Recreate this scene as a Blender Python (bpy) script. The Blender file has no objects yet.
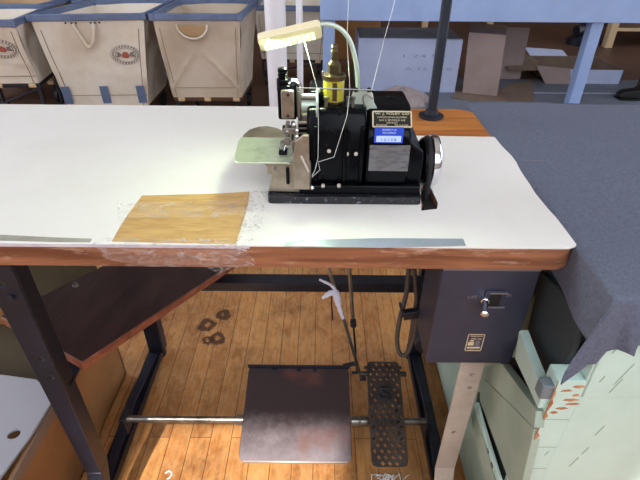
import bpy, bmesh, math, random
from mathutils import Vector, Matrix
from mathutils.geometry import tessellate_polygon
random.seed(7)
S = bpy.context.scene
COL = S.collection
PI = math.pi
V = Vector

# ------------------------------------------------------------------ camera
PITCH, ROLL, FPX, CH = math.radians(33.9), math.radians(.5), 483.0, 1.10
_f = V((0, math.cos(PITCH), -math.sin(PITCH)))
_u0 = V((0, math.sin(PITCH), math.cos(PITCH))); _r0 = V((1, 0, 0))
_r = _r0*math.cos(ROLL) + _u0*math.sin(ROLL)
_u = _u0*math.cos(ROLL) - _r0*math.sin(ROLL)
cam = bpy.data.cameras.new('camera'); camo = bpy.data.objects.new('camera', cam); COL.objects.link(camo)
cam.sensor_width = 36; cam.lens = FPX*36/640; cam.clip_start = .02
camo.matrix_world = Matrix(((_r.x, _u.x, -_f.x, 0), (_r.y, _u.y, -_f.y, 0), (_r.z, _u.z, -_f.z, CH), (0, 0, 0, 1)))
S.camera = camo

def A(px, py, x=None, y=None, z=None):
    """point where the sight line of a pixel meets a plane x=, y= or z="""
    d = _f + _r*((px-320)/FPX) - _u*((py-240)/FPX)
    t = (z-CH)/d.z if z is not None else (y/d.y if y is not None else x/d.x)
    return V((0, 0, CH)) + d*t

# ------------------------------------------------------------------ materials
def lin(c):
    o = []
    for v in c[:3]:
        v /= 255.0
        o.append(v/12.92 if v <= .04045 else ((v+.055)/1.055)**2.4)
    return (*o, 1)
MATS = {}
def mat(name, col, rough=.5, metal=0.0, var=0.0, scale=8.0, col2=None, bump=0.0, bscale=60.0, stretch=(1, 1, 1), lo=.4, hi=.65,
        alpha=1.0, trans=0.0, emit=0.0, coat=0.0, spec=.5, rvar=0.0):
    if name in MATS: return MATS[name]
    m = bpy.data.materials.new(name); m.use_nodes = True
    nt = m.node_tree; N = nt.nodes; L = nt.links
    b = N['Principled BSDF']
    b.inputs['Roughness'].default_value = rough; b.inputs['Metallic'].default_value = metal
    b.inputs['Alpha'].default_value = alpha; b.inputs['Transmission Weight'].default_value = trans
    b.inputs['Coat Weight'].default_value = coat; b.inputs['Specular IOR Level'].default_value = spec
    b.inputs['Base Color'].default_value = lin(col)
    if emit:
        b.inputs['Emission Color'].default_value = lin(col); b.inputs['Emission Strength'].default_value = emit
    tc = N.new('ShaderNodeTexCoord'); mp = N.new('ShaderNodeMapping'); mp.inputs['Scale'].default_value = stretch
    L.new(tc.outputs['Object'], mp.inputs['Vector'])
    if col2 is not None:
        n = N.new('ShaderNodeTexNoise'); n.inputs['Scale'].default_value = scale; n.inputs['Detail'].default_value = 6
        n.inputs['Roughness'].default_value = .65
        L.new(mp.outputs[0], n.inputs['Vector'])
        r = N.new('ShaderNodeMapRange'); r.inputs['From Min'].default_value = lo; r.inputs['From Max'].default_value = hi
        L.new(n.outputs['Fac'], r.inputs['Value'])
        x = N.new('ShaderNodeMix'); x.data_type = 'RGBA'
        x.inputs[6].default_value = lin(col); x.inputs[7].default_value = lin(col2)
        L.new(r.outputs[0], x.inputs[0]); L.new(x.outputs[2], b.inputs['Base Color'])
        if rvar:
            q = N.new('ShaderNodeMapRange'); q.inputs['To Min'].default_value = rough; q.inputs['To Max'].default_value = rough+rvar
            L.new(n.outputs['Fac'], q.inputs['Value']); L.new(q.outputs[0], b.inputs['Roughness'])
    if bump:
        n2 = N.new('ShaderNodeTexNoise'); n2.inputs['Scale'].default_value = bscale; n2.inputs['Detail'].default_value = 4
        L.new(mp.outputs[0], n2.inputs['Vector'])
        bp = N.new('ShaderNodeBump'); bp.inputs['Strength'].default_value = bump; bp.inputs['Distance'].default_value = .004
        L.new(n2.outputs['Fac'], bp.inputs['Height']); L.new(bp.outputs[0], b.inputs['Normal'])
    MATS[name] = m
    return m

def wood_mat(name, c1, c2, axis='X', scale=9, rough=.45, worn=None, wlo=.55, whi=.66):
    m = bpy.data.materials.new(name); m.use_nodes = True
    nt = m.node_tree; N = nt.nodes; L = nt.links; b = N['Principled BSDF']
    tc = N.new('ShaderNodeTexCoord'); mp = N.new('ShaderNodeMapping')
    mp.inputs['Scale'].default_value = (1, 14, 14) if axis == 'X' else (14, 1, 14)
    L.new(tc.outputs['Object'], mp.inputs['Vector'])
    n = N.new('ShaderNodeTexNoise'); n.inputs['Scale'].default_value = scale; n.inputs['Detail'].default_value = 7; n.inputs['Distortion'].default_value = .6
    L.new(mp.outputs[0], n.inputs['Vector'])
    r = N.new('ShaderNodeMapRange'); r.inputs['From Min'].default_value = .33; r.inputs['From Max'].default_value = .68
    L.new(n.outputs['Fac'], r.inputs['Value'])
    x = N.new('ShaderNodeMix'); x.data_type = 'RGBA'; x.inputs[6].default_value = lin(c1); x.inputs[7].default_value = lin(c2)
    L.new(r.outputs[0], x.inputs[0])
    out = x.outputs[2]
    if worn:
        mp2 = N.new('ShaderNodeMapping'); mp2.inputs['Scale'].default_value = (1, 3, 5) if axis == 'X' else (3, 1, 5)
        L.new(tc.outputs['Object'], mp2.inputs['Vector'])
        n2 = N.new('ShaderNodeTexNoise'); n2.inputs['Scale'].default_value = 14; n2.inputs['Detail'].default_value = 8; n2.inputs['Roughness'].default_value = .75
        L.new(mp2.outputs[0], n2.inputs['Vector'])
        r2 = N.new('ShaderNodeMapRange'); r2.inputs['From Min'].default_value = wlo; r2.inputs['From Max'].default_value = whi
        L.new(n2.outputs['Fac'], r2.inputs['Value'])
        y = N.new('ShaderNodeMix'); y.data_type = 'RGBA'; y.inputs[7].default_value = lin(worn)
        L.new(r2.outputs[0], y.inputs[0]); L.new(out, y.inputs[6]); out = y.outputs[2]
    L.new(out, b.inputs['Base Color']); b.inputs['Roughness'].default_value = rough
    bp = N.new('ShaderNodeBump'); bp.inputs['Strength'].default_value = .25; bp.inputs['Distance'].default_value = .002
    L.new(n.outputs['Fac'], bp.inputs['Height']); L.new(bp.outputs[0], b.inputs['Normal'])
    return m

def floor_mat():
    m = bpy.data.materials.new('worn_maple_floorboards'); m.use_nodes = True
    nt = m.node_tree; N = nt.nodes; L = nt.links; b = N['Principled BSDF']
    tc = N.new('ShaderNodeTexCoord')
    mp = N.new('ShaderNodeMapping'); mp.inputs['Rotation'].default_value = (0, 0, PI/2); mp.inputs['Location'].default_value = (.31, .012, 0)
    L.new(tc.outputs['Object'], mp.inputs['Vector'])
    br = N.new('ShaderNodeTexBrick'); br.offset = .37; br.squash = 1
    br.inputs['Scale'].default_value = 1; br.inputs['Brick Width'].default_value = 1.15; br.inputs['Row Height'].default_value = .052
    br.inputs['Mortar Size'].default_value = .0009; br.inputs['Mortar Smooth'].default_value = .3; br.inputs['Bias'].default_value = 0
    br.inputs['Color1'].default_value = (0, 0, 0, 1); br.inputs['Color2'].default_value = (1, 1, 1, 1); br.inputs['Mortar'].default_value = (.5, .5, .5, 1)
    L.new(mp.outputs[0], br.inputs['Vector'])
    cr = N.new('ShaderNodeValToRGB')
    e = cr.color_ramp.elements
    e[0].position = 0; e[0].color = lin((164, 108, 60)); e[1].position = 1; e[1].color = lin((196, 138, 78))
    q = e.new(.5); q.color = lin((181, 121, 66))
    L.new(br.outputs['Color'], cr.inputs[0])
    # grain
    mg = N.new('ShaderNodeMapping'); mg.inputs['Scale'].default_value = (34, 2.2, 1); L.new(tc.outputs['Object'], mg.inputs['Vector'])
    ng = N.new('ShaderNodeTexNoise'); ng.inputs['Scale'].default_value = 4; ng.inputs['Detail'].default_value = 7; L.new(mg.outputs[0], ng.inputs['Vector'])
    g = N.new('ShaderNodeMapRange'); g.inputs['From Min'].default_value = .3; g.inputs['From Max'].default_value = .7
    g.inputs['To Min'].default_value = .66; g.inputs['To Max'].default_value = 1.14
    L.new(ng.outputs['Fac'], g.inputs['Value'])
    mul = N.new('ShaderNodeVectorMath'); mul.operation = 'SCALE'; L.new(cr.outputs[0], mul.inputs[0]); L.new(g.outputs[0], mul.inputs['Scale'])
    # blotchy dirt and traffic wear
    nd = N.new('ShaderNodeTexNoise'); nd.inputs['Scale'].default_value = 5.5; nd.inputs['Detail'].default_value = 9; nd.inputs['Roughness'].default_value = .72
    L.new(tc.outputs['Object'], nd.inputs['Vector'])
    d = N.new('ShaderNodeMapRange'); d.inputs['From Min'].default_value = .45; d.inputs['From Max'].default_value = .68; d.inputs['To Max'].default_value = .85
    L.new(nd.outputs['Fac'], d.inputs['Value'])
    mx = N.new('ShaderNodeMix'); mx.data_type = 'RGBA'; L.new(d.outputs[0], mx.inputs[0]); L.new(mul.outputs[0], mx.inputs[6]); mx.inputs[7].default_value = lin((112, 66, 34))
    out = mx.outputs[2]
    nf = N.new('ShaderNodeTexNoise'); nf.inputs['Scale'].default_value = 38; nf.inputs['Detail'].default_value = 6; nf.inputs['Roughness'].default_value = .7; nf.inputs['Distortion'].default_value = .8
    mf = N.new('ShaderNodeMapping'); mf.inputs['Scale'].default_value = (1, .55, 1); L.new(tc.outputs['Object'], mf.inputs['Vector']); L.new(mf.outputs[0], nf.inputs['Vector'])
    rf = N.new('ShaderNodeMapRange'); rf.inputs['From Min'].default_value = .38; rf.inputs['From Max'].default_value = .66; rf.inputs['To Max'].default_value = .55
    L.new(nf.outputs['Fac'], rf.inputs['Value'])
    xf = N.new('ShaderNodeMix'); xf.data_type = 'RGBA'; L.new(rf.outputs[0], xf.inputs[0]); L.new(out, xf.inputs[6]); xf.inputs[7].default_value = lin((204, 160, 108)); out = xf.outputs[2]
    # dark ring stains left by cans
    for (sx, sy, r0) in ((-.362, 1.139, .026), (-.318, 1.187, .022), (-.318, 1.080, .024), (-.345, 1.072, .017)):
        vm = N.new('ShaderNodeVectorMath'); vm.operation = 'DISTANCE'; L.new(tc.outputs['Object'], vm.inputs[0]); vm.inputs[1].default_value = (sx, sy, 0)
        ad = N.new('ShaderNodeMath'); ad.operation = 'ADD'; L.new(vm.outputs['Value'], ad.inputs[0])
        nn = N.new('ShaderNodeMath'); nn.operation = 'MULTIPLY_ADD'; nn.inputs[1].default_value = .03; nn.inputs[2].default_value = -.015
        ns = N.new('ShaderNodeTexNoise'); ns.inputs['Scale'].default_value = 45; L.new(tc.outputs['Object'], ns.inputs['Vector'])
        L.new(ns.outputs['Fac'], nn.inputs[0]); L.new(nn.outputs[0], ad.inputs[1])
        sb = N.new('ShaderNodeMath'); sb.operation = 'SUBTRACT'; sb.inputs[1].default_value = r0*.72; L.new(ad.outputs[0], sb.inputs[0])
        ab = N.new('ShaderNodeMath'); ab.operation = 'ABSOLUTE'; L.new(sb.outputs[0], ab.inputs[0])
        rg = N.new('ShaderNodeMapRange'); rg.inputs['From Min'].default_value = r0*.25; rg.inputs['From Max'].default_value = r0*.5
        rg.inputs['To Min'].default_value = .85; rg.inputs['To Max'].default_value = 0; L.new(ab.outputs[0], rg.inputs['Value'])
        xx = N.new('ShaderNodeMix'); xx.data_type = 'RGBA'; L.new(rg.outputs[0], xx.inputs[0]); L.new(out, xx.inputs[6]); xx.inputs[7].default_value = lin((48, 26, 18)); out = xx.outputs[2]
    # seams
    se = N.new('ShaderNodeMix'); se.data_type = 'RGBA'; L.new(br.outputs['Fac'], se.inputs[0]); L.new(out, se.inputs[6]); se.inputs[7].default_value = lin((70, 38, 20))
    L.new(se.outputs[2], b.inputs['Base Color'])
    b.inputs['Roughness'].default_value = .42; b.inputs['Specular IOR Level'].default_value = .4
    bp = N.new('ShaderNodeBump'); bp.inputs['Strength'].default_value = .3; bp.inputs['Distance'].default_value = .002; bp.invert = True
    L.new(br.outputs['Fac'], bp.inputs['Height']); L.new(bp.outputs[0], b.inputs['Normal'])
    return m

M_FLOOR = floor_mat()
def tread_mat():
    m = bpy.data.materials.new('rust_worn_sunlit_treadle_steel'); m.use_nodes = True
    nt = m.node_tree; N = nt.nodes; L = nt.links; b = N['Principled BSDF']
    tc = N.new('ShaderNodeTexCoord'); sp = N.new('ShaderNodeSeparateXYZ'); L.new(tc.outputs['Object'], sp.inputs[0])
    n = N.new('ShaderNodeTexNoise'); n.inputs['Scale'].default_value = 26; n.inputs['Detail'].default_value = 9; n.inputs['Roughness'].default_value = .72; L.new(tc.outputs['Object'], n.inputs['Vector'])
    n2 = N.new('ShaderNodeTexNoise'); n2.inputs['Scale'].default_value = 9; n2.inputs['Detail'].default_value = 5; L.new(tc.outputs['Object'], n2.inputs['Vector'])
    a = N.new('ShaderNodeMath'); a.operation = 'MULTIPLY_ADD'; a.inputs[1].default_value = -2.6; a.inputs[2].default_value = -.14; L.new(sp.outputs['Y'], a.inputs[0])  # lighter towards the front: sunlight painted in along with the wear
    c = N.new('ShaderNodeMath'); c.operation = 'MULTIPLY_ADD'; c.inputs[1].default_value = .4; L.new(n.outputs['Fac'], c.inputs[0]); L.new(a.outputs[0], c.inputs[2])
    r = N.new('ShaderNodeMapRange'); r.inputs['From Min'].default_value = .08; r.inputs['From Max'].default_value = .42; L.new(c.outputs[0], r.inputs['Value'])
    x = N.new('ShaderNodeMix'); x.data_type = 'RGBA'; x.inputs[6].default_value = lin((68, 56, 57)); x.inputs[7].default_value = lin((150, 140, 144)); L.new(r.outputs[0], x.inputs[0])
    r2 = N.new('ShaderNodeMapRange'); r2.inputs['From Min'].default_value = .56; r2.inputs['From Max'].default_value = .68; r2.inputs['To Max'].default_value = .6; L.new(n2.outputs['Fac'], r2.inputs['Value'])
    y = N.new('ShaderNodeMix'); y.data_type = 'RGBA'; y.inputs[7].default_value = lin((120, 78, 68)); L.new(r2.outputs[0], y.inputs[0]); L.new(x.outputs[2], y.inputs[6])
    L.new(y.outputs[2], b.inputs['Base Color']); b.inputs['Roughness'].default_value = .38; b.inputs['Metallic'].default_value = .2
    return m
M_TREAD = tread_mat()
M_EDGE = wood_mat('reddish_plywood_edge', (158, 104, 74), (106, 62, 42), 'X', 6, .4, worn=(204, 168, 146), wlo=.53, whi=.74)
M_BOARD = wood_mat('dark_stained_board', (68, 48, 46), (46, 32, 32), 'Y', 3, .38)
M_BOARDE = wood_mat('raw_board_edge', (158, 92, 64), (108, 58, 40), 'Y', 5, .5)
M_TOPWOOD = wood_mat('orange_varnished_top', (196, 128, 66), (150, 84, 36), 'X', 5, .4)
M_LAM = mat('cream_laminate', (228, 225, 220), .45, col2=(218, 214, 204), scale=3, lo=.5, hi=.8, bump=.03, bscale=12)
M_BLACK = mat('black_enamel', (5, 6, 10), .16, col2=(12, 13, 19), scale=60, lo=.5, hi=.75, spec=.12, rvar=.1)
M_BLACKDUST = mat('dusty_black_enamel', (5, 6, 10), .35, col2=(70, 74, 88), scale=130, lo=.62, hi=.8, spec=.15)
M_BLACKLINT = mat('black_enamel_with_lint', (22, 22, 27), .5, col2=(176, 182, 200), scale=170, lo=.58, hi=.74)
M_FRAME = mat('black_painted_steel', (17, 21, 34), .42, col2=(26, 32, 48), scale=14, lo=.45, hi=.7, bump=.04)
M_FRAMEGREY = mat('worn_grey_steel', (200, 188, 176), .42, .15, col2=(170, 156, 144), scale=9, lo=.4, hi=.7)
M_STEEL = mat('worn_steel', (150, 146, 140), .33, .9, col2=(96, 90, 84), scale=30, lo=.4, hi=.7)
M_NICKEL = mat('tarnished_nickel', (176, 162, 146), .36, .85, col2=(128, 116, 104), scale=18, lo=.4, hi=.7)
M_CHROME = mat('polished_chrome', (226, 226, 230), .1, 1.0)
M_PLATE = mat('scuffed_polished_plate', (214, 224, 198), .34, .7, col2=(166, 176, 146), scale=25, lo=.45, hi=.75)
M_BOX = mat('dark_bronze_steel_box', (60, 63, 82), .4, .3, col2=(49, 51, 67), scale=6, lo=.4, hi=.7, bump=.02)
M_TREAD0 = mat('rust_worn_treadle', (74, 62, 64), .36, .3, col2=(150, 134, 132), scale=9, lo=.46, hi=.74, rvar=.2)
M_WORNEDGE = mat('bare_metal_edge', (190, 184, 180), .35, .8)
M_PEDAL = mat('cast_iron_pedal', (58, 50, 48), .5, .5, col2=(84, 74, 68), scale=20)
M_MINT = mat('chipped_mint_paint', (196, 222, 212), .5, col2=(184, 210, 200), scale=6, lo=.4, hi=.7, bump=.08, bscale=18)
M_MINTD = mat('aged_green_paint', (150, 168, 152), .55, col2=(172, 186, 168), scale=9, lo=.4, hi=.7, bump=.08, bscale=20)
M_RAW = mat('bare_orange_wood', (206, 154, 116), .6, col2=(150, 92, 58), scale=30)
M_CLOTH = mat('charcoal_felt_cloth', (104, 108, 125), .93, col2=(88, 92, 107), scale=240, lo=.35, hi=.65, bump=.25, bscale=500, spec=.2)
M_SLATE = mat('dark_slate_painted_panel', (62, 70, 74), .6, col2=(52, 60, 64), scale=8)
M_BLUE = mat('pale_blue_paint', (154, 178, 222), .5, col2=(146, 169, 214), scale=5, bump=.03)
M_BLUEG = mat('grey_blue_platform_paint', (116, 122, 136), .6, col2=(104, 108, 120), scale=4)
M_CANVAS = mat('cream_canvas', (216, 206, 192), .85, col2=(200, 184, 162), scale=4, lo=.45, hi=.75, bump=.6, bscale=7)
M_CANVASB = mat('beige_canvas', (190, 174, 156), .85, col2=(174, 154, 130), scale=4, lo=.45, hi=.75, bump=.6, bscale=7)
M_CANVASD = mat('tan_canvas', (176, 148, 112), .85, col2=(160, 130, 94), scale=4, bump=.2, bscale=9)
M_RIM = mat('slate_blue_vinyl', (98, 114, 146), .45, col2=(84, 98, 128), scale=10)
M_CARD = mat('brown_cardboard', (158, 112, 66), .8, col2=(138, 94, 54), scale=5, bump=.05)
M_CARDD = mat('olive_brown_cardboard', (78, 66, 44), .85, col2=(64, 54, 36), scale=5)
M_CARDG = mat('greyish_cardboard', (160, 140, 136), .8, col2=(148, 128, 124), scale=4)
M_CARDT = mat('tan_cardboard', (132, 112, 96), .8, col2=(118, 100, 86), scale=5)
M_WBOX = mat('white_box_card', (186, 196, 226), .6, col2=(174, 184, 214), scale=3)
M_WHITE = mat('white_paint', (218, 216, 222), .45)
M_WPLAS = mat('white_plastic_panel', (158, 157, 164), .45)
M_CREAM = mat('cream_lamp_plastic', (226, 214, 176), .4)
M_TUBE = mat('pale_green_gooseneck', (188, 200, 188), .3, .4)
M_TAPEP = mat('tan_packing_paper', (206, 168, 110), .42, col2=(184, 144, 86), scale=22, lo=.4, hi=.65, stretch=(1, 5, 1), bump=.35, bscale=30, coat=.25)
M_CLEAR = mat('clear_wrinkled_tape', (226, 220, 216), .15, alpha=.2, col2=(240, 236, 236), scale=30, bump=.9, bscale=45)
def clear_mat(m):
    nt = m.node_tree; N = nt.nodes; L = nt.links; b = N['Principled BSDF']
    tc = N.new('ShaderNodeTexCoord'); mp = N.new('ShaderNodeMapping'); mp.inputs['Scale'].default_value = (1, 1, 2.4); mp.inputs['Rotation'].default_value = (0, .5, .4)
    L.new(tc.outputs['Object'], mp.inputs['Vector'])
    n = N.new('ShaderNodeTexNoise'); n.inputs['Scale'].default_value = 55; n.inputs['Detail'].default_value = 8; n.inputs['Roughness'].default_value = .75; n.inputs['Distortion'].default_value = 2.2
    L.new(mp.outputs[0], n.inputs['Vector'])
    r = N.new('ShaderNodeMapRange'); r.inputs['From Min'].default_value = .5; r.inputs['From Max'].default_value = .72; r.inputs['To Min'].default_value = .05; r.inputs['To Max'].default_value = .85
    L.new(n.outputs['Fac'], r.inputs['Value']); L.new(r.outputs[0], b.inputs['Alpha'])
clear_mat(M_CLEAR)
M_SILVER = mat('silver_tape', (176, 180, 198), .35, .35, col2=(154, 168, 176), scale=7, bump=.3, bscale=40)
M_GREYTAPE = mat('dirty_grey_tape', (168, 164, 152), .6, col2=(140, 136, 124), scale=20)
M_LILAC = mat('lilac_edge_tape', (186, 178, 192), .45, col2=(208, 204, 206), scale=30)
M_THREAD = mat('white_thread', (222, 222, 216), .7)
M_RAG = mat('white_rag', (214, 214, 232), .85)
M_GOLD = mat('pale_gold_print', (220, 208, 176), .35, .3)
M_PLAQUE = mat('black_plaque', (18, 17, 16), .35)
M_BLUELAB = mat('royal_blue_label', (34, 70, 190), .4)
M_LABW = mat('pale_label_print', (196, 214, 244), .5)
M_ALU = mat('grey_etched_aluminium', (116, 114, 116), .45, .3, col2=(94, 92, 96), scale=60, stretch=(1, 1, 4), lo=.45, hi=.6)
M_OIL = mat('yellow_green_oil_glass', (196, 186, 62), .08, trans=.25, coat=.5)
M_BRASS = mat('dark_brass', (112, 100, 72), .3, .85, col2=(76, 66, 48), scale=30)
M_LED = mat('lit_led', (226, 255, 196), .4, emit=1.05)
M_RUBBER = mat('black_rubber', (20, 20, 22), .6)
M_CABLE = mat('grey_cable', (66, 62, 60), .5)
M_HOLE = mat('dark_oak_slot_edge', (120, 62, 26), .6)
M_SEAM = mat('seam_thread', (150, 128, 108), .8)
M_GREY = mat('faint_grey_print', (118, 114, 118), .6)
M_RED = mat('red_print', (158, 84, 68), .7)
M_DARKPRINT = mat('grey_ink_print', (124, 114, 110), .7)
M_INK = mat('blue_grey_ink', (140, 150, 186), .7)
M_BAG = mat('dusty_plastic_bag', (166, 154, 156), .45, col2=(150, 136, 132), scale=9, bump=.6, bscale=22)
M_DARKWOOD = wood_mat('dark_furniture_wood', (96, 62, 40), (64, 40, 26), 'X', 5, .5)
M_LIGHTWOOD = mat('light_wood', (196, 170, 134), .6)
M_BRICKW = mat('brown_unseen_wall', (110, 84, 66), .85, col2=(96, 72, 56), scale=4)
M_DARKFLOOR = wood_mat('dark_shaded_floorboards', (92, 64, 50), (68, 46, 36), 'X', 2, .45)
M_PLASTER = mat('pale_plaster', (205, 200, 190), .8, col2=(196, 190, 180), scale=2)
M_PAINTLINE = mat('pale_grey_edge_line', (168, 176, 200), .5)

# ------------------------------------------------------------------ mesh helpers
ORG = {}
def link(o): COL.objects.link(o); return o
def props(o, label=None, cat=None, group=None, kind=None):
    if label: o['label'] = label
    if cat: o['category'] = cat
    if group: o['group'] = group
    if kind: o['kind'] = kind
    return o
def thing(name, label, cat, loc, group=None):
    o = bpy.data.objects.new(name, None); o.empty_display_size = .05; link(o); o.location = loc
    ORG[o.name] = V(loc); return props(o, label, cat, group)
class MB:
    def __init__(s): s.bm = bmesh.new()
    def poly(s, pts, faces):
        vs = [s.bm.verts.new(p) for p in pts]
        for f in faces:
            try: s.bm.faces.new([vs[i] for i in f])
            except ValueError: pass
        return s
    def hexa(s, b, t):
        """eight corners: four of the bottom, four of the top, same order"""
        return s.poly(list(b)+list(t), [(3, 2, 1, 0), (4, 5, 6, 7), (0, 1, 5, 4), (1, 2, 6, 5), (2, 3, 7, 6), (3, 0, 4, 7)])
    def box(s, x0, x1, y0, y1, z0, z1):
        return s.hexa([(x0, y0, z0), (x1, y0, z0), (x1, y1, z0), (x0, y1, z0)], [(x0, y0, z1), (x1, y0, z1), (x1, y1, z1), (x0, y1, z1)])
    def obox(s, c, r, u, w, h, d):
        """oriented box: centre, right vector, up vector, sizes along right / up / normal"""
        r = V(r).normalized(); u = V(u); u = (u - r*u.dot(r)).normalized(); n = r.cross(u); c = V(c)
        q = lambda a, b, e: c + r*a*w/2 + u*b*h/2 + n*e*d/2
        return s.hexa([q(-1, -1, -1), q(1, -1, -1), q(1, 1, -1), q(-1, 1, -1)], [q(-1, -1, 1), q(1, -1, 1), q(1, 1, 1), q(-1, 1, 1)])
    def bar(s, a, b, w, h, up=(0, 0, 1)):
        a = V(a); b = V(b); return s.obox((a+b)/2, (b-a), up, (b-a).length, h, w)
    def lathe(s, base, axis, prof, seg=20, a0=0):
        """profile of (distance along axis, radius)"""
        ax = V(axis).normalized(); t = V((0, 0, 1)) if abs(ax.z) < .9 else V((1, 0, 0)); e1 = ax.cross(t).normalized(); e2 = ax.cross(e1)
        rings = []
        for (h, r) in prof:
            rings.append([s.bm.verts.new(V(base)+ax*h+(e1*math.cos(a0+2*PI*k/seg)+e2*math.sin(a0+2*PI*k/seg))*max(r, 1e-5)) for k in range(seg)])
        for i in range(len(rings)-1):
            for k in range(seg):
                s.bm.faces.new([rings[i][k], rings[i][(k+1) % seg], rings[i+1][(k+1) % seg], rings[i+1][k]])
        s.bm.faces.new(rings[0][::-1]); s.bm.faces.new(rings[-1]); return s
    def cyl(s, a, b, r, r2=None, seg=16):
        a = V(a); b = V(b); return s.lathe(a, b-a, [(0, r), ((b-a).length, r if r2 is None else r2)], seg)
    def tube(s, pts, r, seg=8, sub=6):
        pts = [V(p) for p in pts]
        if sub > 1 and len(pts) > 2:
            P = [pts[0]*2-pts[1]]+pts+[pts[-1]*2-pts[-2]]; out = []
            for i in range(1, len(P)-2):
                for k in range(sub):
                    t = k/sub
                    out.append(.5*((2*P[i])+(P[i+1]-P[i-1])*t+(2*P[i-1]-5*P[i]+4*P[i+1]-P[i+2])*t*t+(3*P[i]-P[i-1]-3*P[i+1]+P[i+2])*t**3))
            pts = out+[pts[-1]]
        rings = []; n = None
        for i, p in enumerate(pts):
            d = (pts[min(i+1, len(pts)-1)]-pts[max(i-1, 0)]).normalized()
            if n is None:
                n = d.cross(V((0, 0, 1)));
                if n.length < .05: n = d.cross(V((1, 0, 0)))
            n = (n-d*n.dot(d)).normalized(); b = d.cross(n)
            rr = r[min(int(i*len(r)/len(pts)), len(r)-1)] if isinstance(r, (list, tuple)) else r
            rings.append([s.bm.verts.new(p+(n*math.cos(2*PI*k/seg)+b*math.sin(2*PI*k/seg))*rr) for k in range(seg)])
        for i in range(len(rings)-1):
            for k in range(seg):
                s.bm.faces.new([rings[i][k], rings[i][(k+1) % seg], rings[i+1][(k+1) % seg], rings[i+1][k]])
        s.bm.faces.new(rings[0][::-1]); s.bm.faces.new(rings[-1]); return s
    def prism(s, outer, thick, holes=(), o=(0, 0, 0), r=(1, 0, 0), u=(0, 1, 0), n=None):
        """flat shape with holes, extruded from its plane along n by thick"""
        o = V(o); r = V(r).normalized(); u = V(u).normalized(); n = r.cross(u) if n is None else V(n)
        loops = [[V((a, b, 0)) for a, b in outer]]+[[V((a, b, 0)) for a, b in h] for h in holes]
        tris = tessellate_polygon(loops); flat = [p for l in loops for p in l]
        lo = [s.bm.verts.new(o+r*p.x+u*p.y) for p in flat]; hi = [s.bm.verts.new(o+r*p.x+u*p.y+n*thick) for p in flat]
        for t in tris:
            for vs in (lo, hi):
                try: s.bm.faces.new([vs[i] for i in t])
                except ValueError: pass
        k = 0
        for l in loops:
            m = len(l)
            for i in range(m):
                a, b = k+i, k+(i+1) % m
                try: s.bm.faces.new([lo[a], lo[b], hi[b], hi[a]])
                except ValueError: pass
            k += m
        return s
    def grid(s, f, nu, nv, thick=0.0, nrm=None):
        g = [[s.bm.verts.new(f(i/nu, j/nv)) for j in range(nv+1)] for i in range(nu+1)]
        for i in range(nu):
            for j in range(nv): s.bm.faces.new([g[i][j], g[i+1][j], g[i+1][j+1], g[i][j+1]])
        return s
    def build(s, name, m, parent=None, bevel=0.0, smooth=False, org=None, solid=0.0, sub=0, seg=2):
        bm = s.bm
        bmesh.ops.recalc_face_normals(bm, faces=bm.faces)
        if org is None:
            if parent is not None: org = ORG[parent.name]
            else:
                xs = [v.co for v in bm.verts]; org = V((sum(v.x for v in xs)/len(xs), sum(v.y for v in xs)/len(xs), min(v.z for v in xs)))
        org = V(org)
        for v in bm.verts: v.co -= org
        me = bpy.data.meshes.new(name); bm.to_mesh(me); bm.free()
        for mm in (m if isinstance(m, (list, tuple)) else [m]): me.materials.append(mm)
        o = bpy.data.objects.new(name, me); link(o)
        if parent is not None:
            o.parent = parent; o.location = org-ORG[parent.name]
        else: o.location = org
        ORG[o.name] = org
        if solid:
            k = o.modifiers.new('s', 'SOLIDIFY'); k.thickness = solid; k.offset = -1
        if bevel:
            k = o.modifiers.new('b', 'BEVEL'); k.width = bevel; k.segments = seg; k.limit_method = 'ANGLE'; k.angle_limit = math.radians(38)
        if sub:
            k = o.modifiers.new('u', 'SUBSURF'); k.levels = sub; k.render_levels = sub
        if smooth or bevel:
            try: me.shade_smooth()
            except Exception: pass
            if not sub and not solid:
                try:
                    me.set_sharp_from_angle(angle=math.radians(38))
                except Exception: pass
        return o
def text(name, body, c, r, u, h, m, parent, ex=.0003, width=None, n_off=.0004, align='CENTER', bold=0.0):
    cu = bpy.data.curves.new(name, 'FONT'); cu.body = body; cu.size = 1; cu.align_x = align; cu.align_y = 'CENTER'; cu.offset = bold
    t = bpy.data.objects.new(name, cu); link(t); bpy.context.view_layer.update()
    me = bpy.data.meshes.new_from_object(t.evaluated_get(bpy.context.evaluated_depsgraph_get()))
    bpy.data.objects.remove(t)
    xs = [v.co.x for v in me.vertices]; w0 = max(xs)-min(xs)
    ys = [v.co.y for v in me.vertices]; h0 = max(ys)-min(ys); cy = (max(ys)+min(ys))/2; cx = (max(xs)+min(xs))/2
    sy = h/h0; sx = sy if width is None else width/w0
    r = V(r).normalized(); u = V(u).normalized(); n = r.cross(u); c = V(c)
    org = ORG[parent.name]
    for v in me.vertices: v.co = c+r*(v.co.x-(cx if align == 'CENTER' else 0))*sx+u*(v.co.y-cy)*sy+n*n_off-org
    me.materials.clear(); me.materials.append(m); me.name = name
    o = bpy.data.objects.new(name, me); link(o); o.parent = parent; o.location = V((0, 0, 0)); ORG[o.name] = org
    k = o.modifiers.new('s', 'SOLIDIFY'); k.thickness = ex; k.offset = 1
    return o
def rrect(w, h, r, seg=5, cx=0, cy=0):
    p = []
    for (sx, sy, a) in ((1, 1, 0), (-1, 1, PI/2), (-1, -1, PI), (1, -1, 1.5*PI)):
        for k in range(seg+1):
            t = a+PI/2*k/seg; p.append((cx+sx*(w/2-r)+r*math.cos(t), cy+sy*(h/2-r)+r*math.sin(t)))
    return p
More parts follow.
